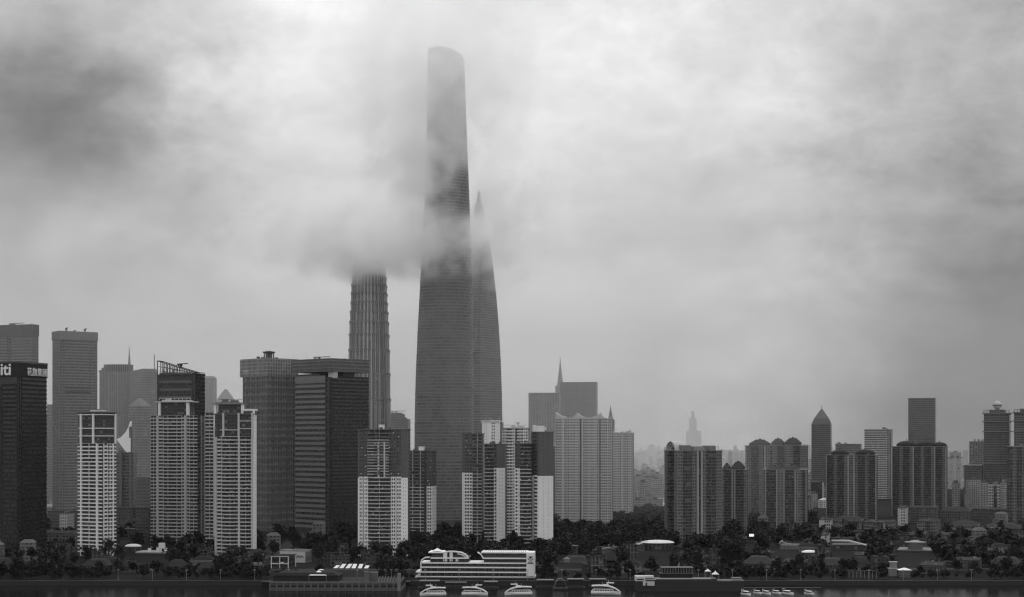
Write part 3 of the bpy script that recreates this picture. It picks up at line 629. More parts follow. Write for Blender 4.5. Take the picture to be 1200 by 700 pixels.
# --- giant twisting tower
def twist():
    Y = 2030; x = PX(521, Y); e = empty('twisting_skyscraper', (x, Y+38, GZ), 0, 'giant twisting glass tower, tallest of all, with cloud drifting across its upper half', 'skyscraper')
    FOOT.append((x+45, Y, 0, 90, 80)); Ht = PZ(50, Y)-GZ
    prof = [(0, 41.5), (60, 41.3), (130, 40.6), (200, 39.2), (260, 37.2), (340, 34.4), (430, 30.8), (520, 27.5), (640, 24.6)]
    def rad(z):
        for (a, ra), (b, rb) in zip(prof, prof[1:]):
            if z <= b: return ra+(rb-ra)*(z-a)/(b-a)
        return prof[-1][1]
    def pt(an, z, s=1.0, lim=None):
        tw = R(118)*z/640+R(38); c = math.cos(3*(an-tw)); k = 1+.055*c
        d = (an-tw-PI/3+PI) % (2*PI)-PI; 
        k -= .07*math.exp(-(d/.07)**2)         # the notch that spirals up
        r = rad(z)*s*k*.985; return (r*math.cos(an), r*math.sin(an), z)
    n = 96; ztop = lambda an: Ht-12*max(0, (1-math.cos(an-R(200)))/2)**1.3
    mb = MB(); zs = [0]+[4.35*k*2 for k in range(1, int(Ht/8.7)-2)]
    rings = [[pt(2*PI*j/n, z) for j in range(n)] for z in zs]
    last = zs[-1]
    for f in (.5, 1): rings.append([pt(2*PI*j/n, last+(ztop(2*PI*j/n)-last)*f) for j in range(n)])
    mb.loft(rings, 0, cap=False); mb.build('outer_glass_skin', 'twist', e)
    mi = MB(); mi.loft([[pt(2*PI*j/32, z, .86) for j in range(32)] for z in [0, 100, 200, 300, 400, 500, Ht-30]]); mi.build('inner_core', 'dark', e)
    md = MB()
    for py in (394, 462, 330, 545):
        for o in (0, 5.2):
            z = PZ(py, Y)-GZ+o; md.loft([[pt(2*PI*j/n, z, 1.006) for j in range(n)], [pt(2*PI*j/n, z+2.6, 1.006) for j in range(n)]], 0)
    md.build('plant_floor_bands', 'dim', e)
    mf = MB(); k = 0; z = 8.7
    while z < last: mf.loft([[pt(2*PI*j/48, z, 1.009) for j in range(48)], [pt(2*PI*j/48, z+.7, 1.009) for j in range(48)]], 0); z += 4.35
    mf.build('floor_ledges', 'mid', e)
twist()

# --- blade shaped tower with opening at its top
def blade():
    Y = 2380; x = PX(560.5, Y); e = empty('tapering_skyscraper', (x, Y+40, GZ), R(4), 'tapering blade shaped skyscraper with pointed tip fading in cloud behind the twisting giant', 'skyscraper')
    FOOT.append((x+40, Y, 0, 80, 80)); H = PZ(222, Y)-GZ
    w = lambda z: max(1.2, 38*(1-(z/H)**2.15)**.62 if z < H else 1.2)
    w = lambda z: 3.0+35*(1-min(1, z/H)**3.1)
    r = 36
    def ring(z, y0=-1.0, y1=1.0):
        a = w(z); f = a/r
        P = [(0, -r), (a, 0), (0, r), (-a, 0)]
        return [(0+a*.0, -r, z), (a, 0, z), (0, r, z), (-a, 0, z)]
    ft = lambda z: 1-min(1, z/H)**2.6
    mb = MB(); zs = [H*k/28 for k in range(25)]
    mb.loft([ring(z) for z in zs]); mb.build('wall', 'curtain', e)
    z0, z1 = zs[-1], H*.965; ml = MB()
    for s_ in (-1, 1):
        def leg(z):
            a = w(z); yi, yo = s_*(4 + 4*(z-z0)/(z1-z0)), s_*r; ai = a*(1-abs(yi)/r)+.8
            q = [(-.8, yo, z), (.8, yo, z), (ai, yi, z), (-ai, yi, z)]; return q if s_ < 0 else q[::-1]
        ml.loft([leg(z0), leg((z0+z1)/2), leg(z1)])
    ml.build('opening_leg_pair', 'curtain', e)
    mt = MB(); mt.loft([[(-1.2, -r, z1), (w(z1)*.6, 0, z1), (1.2, r, z1), (-w(z1)*.6, 0, z1)], [(-.8, -r, H), (2.2, 0, H), (.8, r, H), (-2.2, 0, H)]]); mt.build('top_bridge', 'curtain', e)
    md = MB()
    for k in range(1, 25, 3):
        z = H*k/28; a = w(z)+.5; md.loft([[(0, -r-.5, z), (a, 0, z), (0, r+.5, z), (-a, 0, z)], [(0, -r-.5, z+2.2), (a, 0, z+2.2), (0, r+.5, z+2.2), (-a, 0, z+2.2)]])
    md.build('plant_floor_bands', 'dim', e)
blade()

# --- hazy towers behind
def slabt(p0, p1, Y, ytop, a, label, mat, spec=None, low='mid', side=None, top=None, name='office_tower'):
    t = Tower(name, label, 'tower', p0, p1-(side or 1.5), p1, Y, a, ytop); t.body(mat)
    if spec: t.facade('L', spec, low=low, fh=4)
    t.slab('roof_slab', t.H, t.H+1, .5, 'mid'); 
    if top: t.bits(t.H+1, top, 'mid', int(p0), 1.6)
    return t
slabt(619.5, 657, 2900, 461, 6, 'hazy flat topped office tower with vertical ribs left of the darker curved one', 'ribbed', 'm3 g.4 m2')
t = Tower('office_tower', 'hazy dark banded office tower with curved front right of the tall spire', 'tower', 656, 699, 701, 3050, 4, 448.5); t.body('curtain')
mb = MB(); W = t.wl
for k in range(int(t.H/4)):
    z = k*4+1; P = [(-W, 0), (-W*.75, -5), (-W*.5, -6.5), (-W*.25, -5), (0, 0), (0, 3), (-W, 3)]; mb.prism(P, z, z+1.7)
mb.build('floor_bands', 'dim', t.e); mb = MB(); mb.prism([(-W, 0), (-W*.75, -4.5), (-W*.5, -6), (-W*.25, -4.5), (0, 0)], 0, t.H-.5); mb.build('curved_front', 'curtain_dark', t.e); t.slab('roof_slab', t.H, t.H+1.2, .5, 'dim')
mast('tall hazy spire with stepped base between the two flat office towers', 656.5, 3250, 452, 418, 6.5)
mast('short pointed spire rising behind the roof of the broad pale slab', 715.5, 2500, 492, 475, 4.2)
slabt(979, 1010, 3300, 521, 5, 'low broad grey block between the pyramid topped tower and the banded one', 'curtain', 'h3', top=3)
slabt(1013, 1046, 2750, 504, 5, 'grey office tower with pale banded floors between the domed apartments', 'curtain_pale', 'h5 m1', low='pale', top=2)
slabt(1064.5, 1097, 3200, 467, 5, 'tall plain square office slab standing above the three domed tower', 'curtain', 'm4', low='dim')
t = Tower('office_tower', 'tall hazy tower topped by a steep pyramid on chamfered shoulders', 'tower', 951, 973, 979.5, 3050, 14, 497); t.body('curtain')
t.facade('L', 'm5', low='dim', fh=4); mb = MB(); hip(mb, -t.wl, 0, 0, t.wr, t.H, 11, .12); mb.build('shoulder_roof', 'dim', t.e)
mb = MB(); hip(mb, -t.wl*.88, -t.wl*.12, t.wr*.12, t.wr*.88, t.H+11, 20, .46); mb.box(-t.wl*.5-.5, -t.wl*.5+.5, t.wr*.5-.5, t.wr*.5+.5, t.H+30, t.H+37); mb.build('pyramid_roof', 'dim', t.e)
def ball_tower(p0, p1, Y, ytop, label, ball=True):
    t = Tower('hotel_tower', label, 'tower', p0, p1-2, p1, Y, 6, ytop); t.body('curtain'); t.facade('L', 'm2 g1 m2 g1 m2', low='mid', fh=3.8)
    W = t.wl; 
    for z in (t.H*.45, t.H*.8, t.H*.91, t.H): t.slab('cornice', z, z+1.6, 2.4, 'mid')
    mb = MB()
    for k in range(9): x = -W+k*W/8; mb.box(x-.5, x+.5, -1, .2, t.H+1.6, t.H+6)
    mb.box(-W, 0, -1, .2, t.H+5.4, t.H+6.1); mb.build('roof_colonnade', 'mid', t.e)
    mb = MB(); mb.box(-W*.8, -W*.2, 4, t.wr-4, t.H+1.6, t.H+7); mb.prism(circ(3, 12, -W*.5, t.wr*.4), t.H+7, t.H+10); mb.build('penthouse', 'dim', t.e)
    if ball:
        mb = MB(); cz = t.H+14.5; rr = 7; cx, cy = -W*.5, t.wr*.4
        mb.loft([[(x, y, cz+rr*math.sin(a)) for x, y in circ(rr*math.cos(a)+.01, 16, cx, cy)] for a in [(-1+k/5)*PI/2*.98 for k in range(11)]]); mb.build('roof_ball', 'pale', t.e)
        mb = MB(); mb.prism(circ(rr+1.1, 20, cx, cy), cz-.7, cz+.7); mb.build('ball_ring', 'dim', t.e)
ball_tower(1153, 1184.5, 2500, 485, 'classical styled hotel tower crowned by a globe near the right edge')
ball_tower(1188.5, 1222, 2450, 484, 'second classical styled tower cut off by the right edge of the frame', False)
slabt(1136, 1155, 2950, 518, 6, 'hazy stepped tower just left of the globe crowned one', 'ribbed', 'm2', top=4)
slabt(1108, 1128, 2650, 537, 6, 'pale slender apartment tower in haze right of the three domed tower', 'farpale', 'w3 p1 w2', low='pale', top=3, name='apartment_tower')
slabt(1180, 1215, 1950, 524, 6, 'nearer apartment tower with pale balconies cut by the right edge', 'back', 'b3 w2 b3 w3 b4', low='mid', top=3, name='apartment_tower')
slabt(1130, 1152, 2500, 546, 6, 'low dark block below the hazy stepped tower at right', 'curtain', 'w3', low='dim', name='apartment_block', top=2)
slabt(1152, 1182, 2250, 570, 5, 'pale fronted low block with open top frame below the globe crowned tower', 'back', 'w3 g1 w3', low='pale', name='apartment_block', top=2)
t = slabt(804, 823, 9500, 505, 5, 'ghostly tall tower almost lost in fog above the arched residential tower', 'farpale'); W = t.wl  # pale wall and roof colour adds to the fog's fading of this tower
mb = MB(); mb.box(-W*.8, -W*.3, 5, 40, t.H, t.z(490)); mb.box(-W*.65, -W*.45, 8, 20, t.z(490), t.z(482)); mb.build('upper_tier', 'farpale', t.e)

# ================================================================== MID AND LOW RISE
def block(p0, p1, Y, ytop, a, label, spec='w5', low='mid', mat='back', fh=3.1, group=None, roof='flat', side=2.5, cat='building', name='apartment_block', bits=3, depth=None):
    t = Tower(name, label, cat, p0, p1 if depth else p1-side, p1, Y, a, ytop, group, depth); t.body(mat)
    if spec: t.facade('L', spec, low=low, fh=fh)
    if t.wr > 4: t.facade('R', 'w2', low=low, fh=fh)
    if roof == 'hip': mb = MB(); hip(mb, -t.wl-1, 1, -1, t.wr+1, t.H, 4.5, .25); mb.build('roof', 'roof', t.e)
    else: t.slab('roof_slab', t.H, t.H+.6, .5, 'roof'); t.bits(t.H+.6, bits, 'mid', int(p0*3+Y), .7)
    return t
for i, (p0, p1, Y, yt, spec, low, roof, lab) in enumerate([
  (960, 976, 1800, 610, 'x2 w3', 'pale', 'flat', 'pale gable ended low block at the left end of the right hand housing row'),
  (976, 1012, 1830, 611, 'w3 g.5 w3 p.5 w3 g.5 w3', 'mid', 'hip', 'long low housing block with dark roof below the two domed tower'),
  (1012, 1050, 1820, 613, 'w3 g.5 w3 p.5 w3', 'mid', 'flat', 'low housing block with rooftop rooms right of the long dark roofed one'),
  (1052, 1064, 1900, 596, 'x1 w2', 'pale', 'flat', 'pale narrow end of the taller housing row beyond the three domed tower'),
  (1064, 1100, 1950, 596, 'w3 g.5 w3 g.5 w3', 'dim', 'flat', 'dark eight storey housing block right of the pale narrow end wall'),
  (1100, 1138, 1980, 600, 'w3 g.5 w3 g.5 w3', 'dim', 'hip', 'dark roofed housing block further right in the taller row'),
  (1075, 1102, 1780, 612, 'w3 b2 w3', 'mid', 'flat', 'squat housing block before the dark eight storey one'),
  (1112, 1148, 1750, 617, 'w3 b2 w3 b2', 'mid', 'hip', 'low housing block with stepped facade at lower right'),
  (1150, 1200, 1740, 620, 'w3 b2 w3 b2 w3', 'dim', 'hip', 'long low dark roofed housing block at the right edge'),
  (1140, 1182, 2050, 598, 'w3 w3', 'dim', 'flat', 'dim block under the globe crowned tower behind the housing row'),
  (975, 1000, 2400, 588, 'w4', 'dim', 'flat', 'dim low block glimpsed beneath the pyramid topped tower'),
  (1108, 1130, 2400, 575, 'w4', 'dim', 'flat', 'dim block below the pale slender tower in haze'),
  (950, 966, 2500, 566, None, 'pale', 'flat', 'pale hazy block with light roofs below the pyramid topped tower'),
  (14, 40, 1700, 600, 'w4', 'dim', 'flat', 'dim block behind the foot of the lettered black tower'),
  (56, 92, 1750, 600, 'w4 g1 w3', 'dim', 'flat', 'dim podium block at the foot of the tall plain tower'),
  (136, 176, 1700, 596, 'w4 g1 w3', 'dim', 'flat', 'dark low block between the slim tower and the broad bay window tower'),
  (1058, 1088, 1640, 627, 'w3 g.5 w3', 'dim', 'flat', 'dim housing block in front of the squat one, near the tiered pavilion'),
  (1096, 1128, 1620, 628, 'w3 g.5 w3', 'mid', 'flat', 'housing block with stepped top right of the tiered pavilion'),
  (1136, 1166, 1600, 631, 'w3 g.5 w3', 'dim', 'flat', 'dim housing block second from the right edge in the front row'),
  (1172, 1206, 1590, 632, 'w3 g.5 w3', 'mid', 'flat', 'front row housing block touching the right edge'),
  (1020, 1046, 1650, 624, 'w3 g.5 w2', 'mid', 'flat', 'small housing block below the gap between the domed towers'),
  (962, 972, 1560, 628, 'x1 w1', 'pale', 'flat', 'narrow pale end wall just above the oval domed pavilion'),
  (846, 868, 1400, 650, 'w3', 'dim', 'flat', 'dim two storey block among trees behind the floating restaurant'),
  (880, 908, 1390, 651, 'w2 g1 w2', 'dim', 'flat', 'low terrace building below the lit billboard'),
  (796, 826, 1400, 650, 'w4', 'dim', 'flat', 'dim low wing right of the round hall'),
  (1000, 1030, 1380, 652, 'w4', 'dim', 'flat', 'dim low block before the slanted roof hall'),
  (1108, 1140, 1400, 648, 'w4', 'dim', 'flat', 'dim low block right of the tiered pavilion near the river'),
  (212, 236, 1330, 660, 'w3', 'mid', 'flat', 'small light fronted house below the broad bay window tower'),
  (252, 270, 1340, 657, 'w2 g1 w1', 'dim', 'flat', 'small dim house below the bowed balcony tower'),
  (846, 905, 1600, 633, 'w4 w4', 'dim', 'flat', 'low dim block right of the foot of the arched residential tower'),
]):
    block(p0, p1, Y, yt, 4, lab, spec, low, roof=roof)
# podium terraces at left
t = block(48, 92, 1500, 624, 5, 'long low podium with pale roof edge left of the slim balcony tower', None, name='podium', mat='backmid', bits=4); t.slab('roof_edge', t.H-1.2, t.H+.4, 1.2, 'mid')
t = block(70, 81, 1640, 602, 5, 'small pale cube shaped building with sign frame left of the slim balcony tower', 'w1', low='pale', name='pavilion', mat='backmid')
t = block(160, 196, 1440, 648, 5, 'low white edged roof terrace with two white roof huts left of the broad tower foot', None, name='terrace_building', mat='back', bits=0)
t.slab('roof_edge', t.H-.6, t.H+.8, .8, 'pale'); mb = MB()
for px, w, h in ((173.5, 1.2, 4), (185, 2.4, 4.5), (188, 2.8, 9), (193, 1.4, 4)): x = -t.wl+t.u(px); mb.box(x-w, x+w, 3, 6, t.H+.8, t.H+h)
mb.build('roof_hut_group', 'white', t.e)
def shell(label, px, py, Y, rx, ry, h, mat, name='domed_hall', wall=True, wallmat='back', z=None, cat='hall'):
    z = (PZ(py, Y)-GZ) if z is None else z
    e = empty(name, (PX(px, Y), Y+ry, GZ), 0, label, cat); FOOT.append((PX(px, Y)+rx, Y, 0, 2*rx, 2*ry))
    mb = MB(); mb.loft([[(x, y, z+h*math.sin(k/6*PI/2*.97)) for x, y in circ(rx*math.cos(k/6*PI/2*.97), 28, 0, 0, ry*math.cos(k/6*PI/2*.97))] for k in range(7)]); mb.build('roof', mat, e)
    if wall:
        mb = MB(); mb.prism(circ(rx*.88, 28, ry=ry*.88), 0, z-.02); mb.build('wall', wallmat, e)
        mb = MB()
        for x, y in circ(rx*.93, 22, ry=ry*.93): mb.box(x-.35, x+.35, y-.35, y+.35, 0, z-.02)
        mb.build('column_ring', 'dim', e)
    return e, z
shell('shallow white domed roof between the slim tower and the broad bay window tower', 154, 641, 1460, 8, 7, 2.4, 'membrane')
shell('round dark walled hall with gleaming white lens shaped roof at left of the arched tower', 772, 637, 1480, 16.5, 12, 2.6, 'membrane', wallmat='back')
shell('small white oval domed roof on a grey drum near the lower right housing', 950, 648, 1420, 7.6, 6, 2.2, 'membrane', name='domed_pavilion', cat='pavilion')
# white annex and fin beside round hall
t = block(742, 757, 1470, 640, 5, 'dark two storey building with white roof fins left of the round hall', 'w2', low='dim', name='pavilion')
mb = MB(); mb.bar((-t.wl*.8, 1, t.H+1), (-t.wl*.1, 3, t.H+3), 1.2); mb.bar((-t.wl*.3, 0, t.H+3), (t.wl*.4, 2, t.H+5), .8); mb.build('roof_fin', 'membrane', t.e)
t = block(697, 736, 1450, 645, 5, 'low dark pavilion with tilted roof lights below the park', 'w3 g1 w2', low='dim', name='pavilion', bits=5)
mb = MB(); mb.bar((-t.wl*.9, 0, t.H+1), (-t.wl*.5, 4, t.H+2.4), 1.6, h=.3); mb.build('tilted_roof_light', 'pale', t.e)
t = block(655, 692, 1330, 660, 5, 'row of old low brick houses with pale square turret near the river', 'w2 p1 w3 w2', low='dim', name='row_house', roof='hip', fh=3.4)
mb = MB(); x = -t.wl+t.u(664); mb.box(x-2.6, x+2.6, -1, 4, 0, t.z(655.5)); hip(mb, x-3, x+3, -1.4, 4.4, t.z(655.5), 1.6, .4); mb.build('turret', 'mid', t.e)
block(706, 745, 1310, 664, 4, 'long dark riverside block before the tilted roof pavilion', 'w4 g1 w4', low='dark', name='riverside_building')
block(620, 655, 1290, 668, 4, 'low dark riverside block beside the white sign tower of the long building', 'w4', low='dark', name='riverside_building', roof='hip')
for p0, p1, Y, yt, spec, lab in [
  (-8, 24, 1215, 662, 'w3 g1 w3', 'dark low riverside shed at the far left corner'), (30, 62, 1240, 660, 'w4', 'second dark riverside shed, below the lettered tower edge'),
  (96, 128, 1225, 663, 'w3 p.5 w3', 'dark riverside house below the slim balcony tower'), (140, 158, 1230, 665, 'w2', 'tiny dark riverside hut between the slim and the broad tower'),
  (196, 214, 1225, 664, 'w3', 'small dark riverside house with grey front left of the light roofed one'), (232, 252, 1215, 666, 'w2 g.5 w2', 'low riverside house with paler roof, left of the arcaded terrace'),
  (282, 312, 1210, 664, 'w4 g.5 w2', 'dark riverside building next to the left end of the arcaded terrace'),
  (872, 905, 1225, 661, 'w4 g.5 w2', 'long dark riverside shed behind the row of motor boats'), (918, 948, 1235, 660, 'w4', 'dark riverside building under the oval domed pavilion'),
  (960, 990, 1225, 663, 'w3 g.5 w3', 'dark riverside block left of the column row'), (1078, 1108, 1215, 664, 'w4', 'dark riverside block right of the bright roofed kiosk'),
  (1118, 1150, 1240, 658, 'w4 g.5 w3', 'broad dark riverside building towards the right edge'), (1160, 1198, 1225, 662, 'w5', 'last dark riverside building at the right edge')]:
    block(p0, p1, Y, yt, 3, lab, spec, 'dim', name='riverside_building', roof='hip' if int(p0) % 4 == 0 else 'flat', fh=3.6)
# white box hall and little pavilion
t = Tower('exhibition_hall', 'pale box hall with broad flat dark roof and zigzag pattern on its wall', 'hall', 328, 357, 365, 1330, 18, 646); t.body('pale', name='wall')
mb = MB(); mb.box(-t.wl-.5, .5, -.5, t.wr+.5, t.H, t.H+.5); mb.box(-t.wl*.6, -t.wl*.15, t.wr*.35, t.wr*.75, t.H+.5, t.H+1.1); mb.build('roof', 'mid', t.e)
mb = MB(); n = 10
for k in range(n): mb.bar((-t.wl*.75+k*t.wl*.7/n, -.2, t.H*.42+(k % 2)*2), (-t.wl*.75+(k+1)*t.wl*.7/n, -.2, t.H*.42+((k+1) % 2)*2), .5)
mb.build('zigzag_band', 'dark', t.e); mb = MB()
for k in range(6): mb.box(0, .3, 2+k*t.wr/7, 3+k*t.wr/7, 1, t.H-1)
mb.build('side_piers', 'dim', t.e)
t = Tower('garden_pavilion', 'small white framed glass pavilion in front of the pale box hall', 'pavilion', 317.5, 338, 341, 1270, 10, 652); mb = MB()
for f in (0, .5, 1): mb.box(-t.wl+f*(t.wl-.5), -t.wl+f*(t.wl-.5)+.5, 0, .5, 0, t.H); mb.box(-t.wl+f*(t.wl-.5), -t.wl+f*(t.wl-.5)+.5, t.wr-.5, t.wr, 0, t.H)
for z in (t.H*.35, t.H-.6): mb.box(-t.wl-.3, .3, -.3, .2, z, z+.6)
mb.build('frame', 'white', t.e); mb = MB(); mb.box(-t.wl+.6, -.6, .6, t.wr-.6, 0, t.H-.7); mb.build('glass', 'curtain_dark', t.e); mb = MB(); mb.box(-t.wl-.6, .6, -.6, t.wr+.6, t.H, t.H+.4); mb.build('roof', 'roof', t.e)
mb = MB(); mb.prism(circ(1.6, 10, -t.wl*.35, -.5), t.H*.35+.6, t.H*.35+1.6); mb.build('balcony_planter', 'white', t.e)
# skylight hall
t = Tower('market_hall', 'dark hall with six tilted white skylights in a row on its roof', 'hall', 388, 432, 434, 1270, 4, 667); t.body('back')
for k in range(6):
    mb = MB(); x = -t.wl*.97+k*t.wl*.165; hgt = 3.6 if 0 < k < 5 else 2.4
    mb.loft([[(x, 1, t.H), (x+3.6, 1, t.H), (x+3.6, 1.5, t.H), (x, 1.5, t.H)], [(x+(2.2 if k < 3 else 1), 7, t.H+hgt), (x+(2.2 if k < 3 else 1)+3.2, 7, t.H+hgt), (x+(2.2 if k < 3 else 1)+3.2, 7.5, t.H+hgt), (x+(2.2 if k < 3 else 1), 7.5, t.H+hgt)]]); mb.build('skylight', 'membrane', t.e)
def tent(label, px, py, Y, w, h, zoff=None, name='tent', mat='membrane', legs=True, group=None):
    z = PZ(py, Y)-GZ; n = 8; e = empty(name, (PX(px, Y), Y, GZ), 0, label, 'tent', group); mb = MB()
    rg = []
    for k in range(6):
        f = k/5; s_ = (1-f)**1.6*w/2+.08; rg.append([(-s_, -s_, z+h*f), (s_, -s_, z+h*f), (s_, s_, z+h*f), (-s_, s_, z+h*f)])
    mb.loft(rg); mb.build('canopy', mat, e)
    if legs:
        mb = MB(); q = w/2-.15
        for sx in (-q, q):
            for sy in (-q, q): mb.box(sx-.1, sx+.1, sy-.1, sy+.1, min(0, z-3), z)
        mb.build('pole_set', 'metal', e)
    return e
# arcaded river terrace building, lower left
t = Tower('arcaded_terrace', 'long dark arcaded terrace building standing in the river at lower left', 'building', 316, 470, 471, 1108, 1, 682.5, depth=41, z0=0); t.body('dark')
mb = MB(); n = 19
for k in range(n+1):
    x = -t.wl+.4+k*(t.wl-.8)/n; mb.box(x-.55, x+.55, -1.3, 0, -GZ, t.H-.6)
mb.box(-t.wl, 0, -1.5, 0, t.H-.9, t.H+.3); mb.box(-t.wl, 0, -1.2, -.1, t.H*.42, t.H*.42+.5); mb.build('arcade_front', 'dim', t.e)
mb = MB(); mb.box(-t.wl, 0, -.0, 38, -GZ-.5, 0); mb.build('plinth', 'dim', t.e)
mb = MB()
for k in range(n): x = -t.wl+.4+(k+.5)*(t.wl-.8)/n; mb.box(x-1.6, x+1.6, -.25, 0, .4, t.H*.38); mb.box(x-1.6, x+1.6, -.25, 0, t.H*.55, t.H*.8)
mb.build('opening_row', 'black', t.e)
mb = MB(); mb.box(-t.wl+t.u(318), -t.wl+t.u(396), 8, 26, t.H, t.z(676)); hip(mb, -t.wl+t.u(317), -t.wl+t.u(396), 7, 27, t.z(676), 2.2, .1); mb.build('upper_storey', 'roof', t.e)
mb = MB(); mb.box(-t.wl+t.u(426), -t.wl+t.u(432), 2, 8, t.H, t.z(670.5)); mb.box(-t.wl+t.u(432), -t.wl+t.u(441), 6, 14, t.H, t.z(672)); mb.build('stair_block', 'dim', t.e)
mb = MB()
for k in range(9): x = -t.wl+t.u(443)+k*t.wl*.022; mb.bar((x, 1, t.H), (x+1.2, 4, t.H+4.2), .35)
mb.build('pergola_frame', 'mid', t.e)
mb = MB(); mb.box(-t.wl+t.u(466), -t.wl+t.u(469.5), -1.6, 2, -GZ, t.z(672)); mb.build('end_pylon', 'mid', t.e)
tent('smaller dark grey tent at the left end of the terrace tents', 351, 673.5, 1125, 9, 2.8, mat='dim')
tent('low wide white tent in the middle of the terrace tents', 361, 673.5, 1123, 9, 2)
tent('largest bright white peaked tent on the arcaded terrace', 373.5, 673.5, 1122, 13, 3.4)
tent('little white awning above the terrace tents', 376, 668, 1160, 4, .7)

# --- long white ribbon windowed waterfront building
def liner():
    Y = 1182; t = Tower('waterfront_building', 'long white banded waterfront building shaped like a ship with sign tower at right', 'building', 487.5, 626, 627, Y, 1, 659, depth=22)
    e = t.e; X = lambda px: -t.wl+t.u(px); z = t.z
    FOOT.append((PX(627, Y), Y-6, 0, t.wl, 30))
    mb = MB(); mb.box(X(493), X(617), .6, 21, 0, z(660)); mb.box(X(567), X(617), .8, 18, z(660), z(649)); mb.box(X(504), X(549), .8, 18, z(660), z(653)); mb.box(X(508), X(540), 1, 14, z(653), z(648)); mb.build('glazed_storeys', 'curtain_dark', e)
    def band(a, b, py, th=.95, d=-1.6, name='white_balcony_band', mat='white'):
        m = MB(); m.box(X(a), X(b), d, 20, z(py)-th/2, z(py)+th/2); m.build(name, mat, e)
    band(493.5, 617, 660.3); band(493.5, 617, 665.4); band(487.5, 617, 671); band(487, 627, 676.7, 1.1); band(505, 549, 654.6); band(502, 519, 648.2, .8, -1); band(566, 617, 654.6); band(564, 618, 648, .9, -1)
    m = MB()   # swooping prow and roof curves
    def swoop(pts, w=.9):
        for (a, b), (c, d) in zip(pts, pts[1:]): m.bar((X(a), .2, z(b)), (X(c), .2, z(d)), 3, h=w)
    swoop([(493.5, 671), (493.3, 660), (494.5, 656.5), (498, 654.2), (504, 653.6)]); swoop([(519, 648.2), (526, 646.8), (534, 647), (541, 648.2), (546, 650.5), (549, 654.6)]); swoop([(536, 649.5), (543, 651), (547, 654.6)], .6)
    swoop([(559.5, 647.6), (563, 649.5), (565, 652), (566.2, 655)]); m.build('curved_roof_edge', 'white', e)
    m = MB(); m.box(X(519.5), X(524), -1, 6, z(658.5), z(647)); m.box(X(527), X(530.5), -1, 6, z(658.5), z(647.5)); m.box(X(534), X(537.5), -1, 4, z(658.5), z(654)); m.build('white_pier_group', 'white', e)
    m = MB(); m.loft([[(x, y, z(646.8)) for x, y in circ(4, 14, X(511.5), 6)], [(x, y, z(645.2)) for x, y in circ(2, 14, X(511.5), 6)], [(x, y, z(643.6)) for x, y in circ(.2, 14, X(511.5), 6)]]); m.build('roof_cupola', 'membrane', e)
    m = MB()
    for k in range(20): x = X(567)+k*(X(616)-X(567))/19; m.box(x-.12, x+.12, -.6, -.4, z(648), z(645.8))
    m.box(X(567), X(617), -.6, -.4, z(645.9), z(645.6)); m.build('roof_railing', 'mid', e)
    m = MB()
    for px in range(497, 617, 8): m.box(X(px)-.2, X(px)+.2, -1.2, .6, z(676), z(660) if px > 549 or px < 505 else z(655))
    m.build('post_row', 'dim', e)
    m = MB(); m.box(X(617), X(626.3), -2.4, 16, z(675.2), z(647.5)); m.build('sign_tower', 'white', e)
    m = MB(); m.box(X(617)-.1, X(626.3)+.1, -2.6, -2.4, z(660.6), z(660.1)); m.build('sign_rule', 'dark', e)
    m = MB(); cx, cz = X(621.8), z(654)     # the mark: a bowl under a pointed wedge
    for k in range(10):
        a0, a1 = PI+PI*k/10, PI+PI*(k+1)/10; m.bar((cx+1.9*math.cos(a0), -2.6, cz+1.5*math.sin(a0)), (cx+1.9*math.cos(a1), -2.6, cz+1.5*math.sin(a1)), .4, h=.5)
    m.loft([[(cx-1.5, -2.7, cz+1.3), (cx+1.6, -2.7, cz+1.3), (cx+1.6, -2.45, cz+1.3), (cx-1.5, -2.45, cz+1.3)], [(cx-.1, -2.7, cz-.6), (cx+.2, -2.7, cz-.6), (cx+.2, -2.45, cz-.6), (cx-.1, -2.45, cz-.6)]][::-1])
    m.build('emblem', 'dark', e)
    m = MB(); 
    for k in range(2):
        for q in range(3): m.box(cx-1.7+k*1.8, cx-.2+k*1.8, -2.62, -2.4, cz-3.0-q*.55, cz-2.75-q*.55)
        m.box(cx-1.1+k*1.8, cx-.9+k*1.8, -2.64, -2.4, cz-4.1, cz-2.6)
    m.build('sign_lettering', 'dark', e)
    m = MB(); m.box(X(489), X(626), -3, 20, 0, .6); m.build('ground_terrace', 'dim', e)
    m = MB(); m.box(X(495), X(622), 0, 20, .6, z(677.4)); m.build('ground_storey', 'curtain_dark', e)
liner()

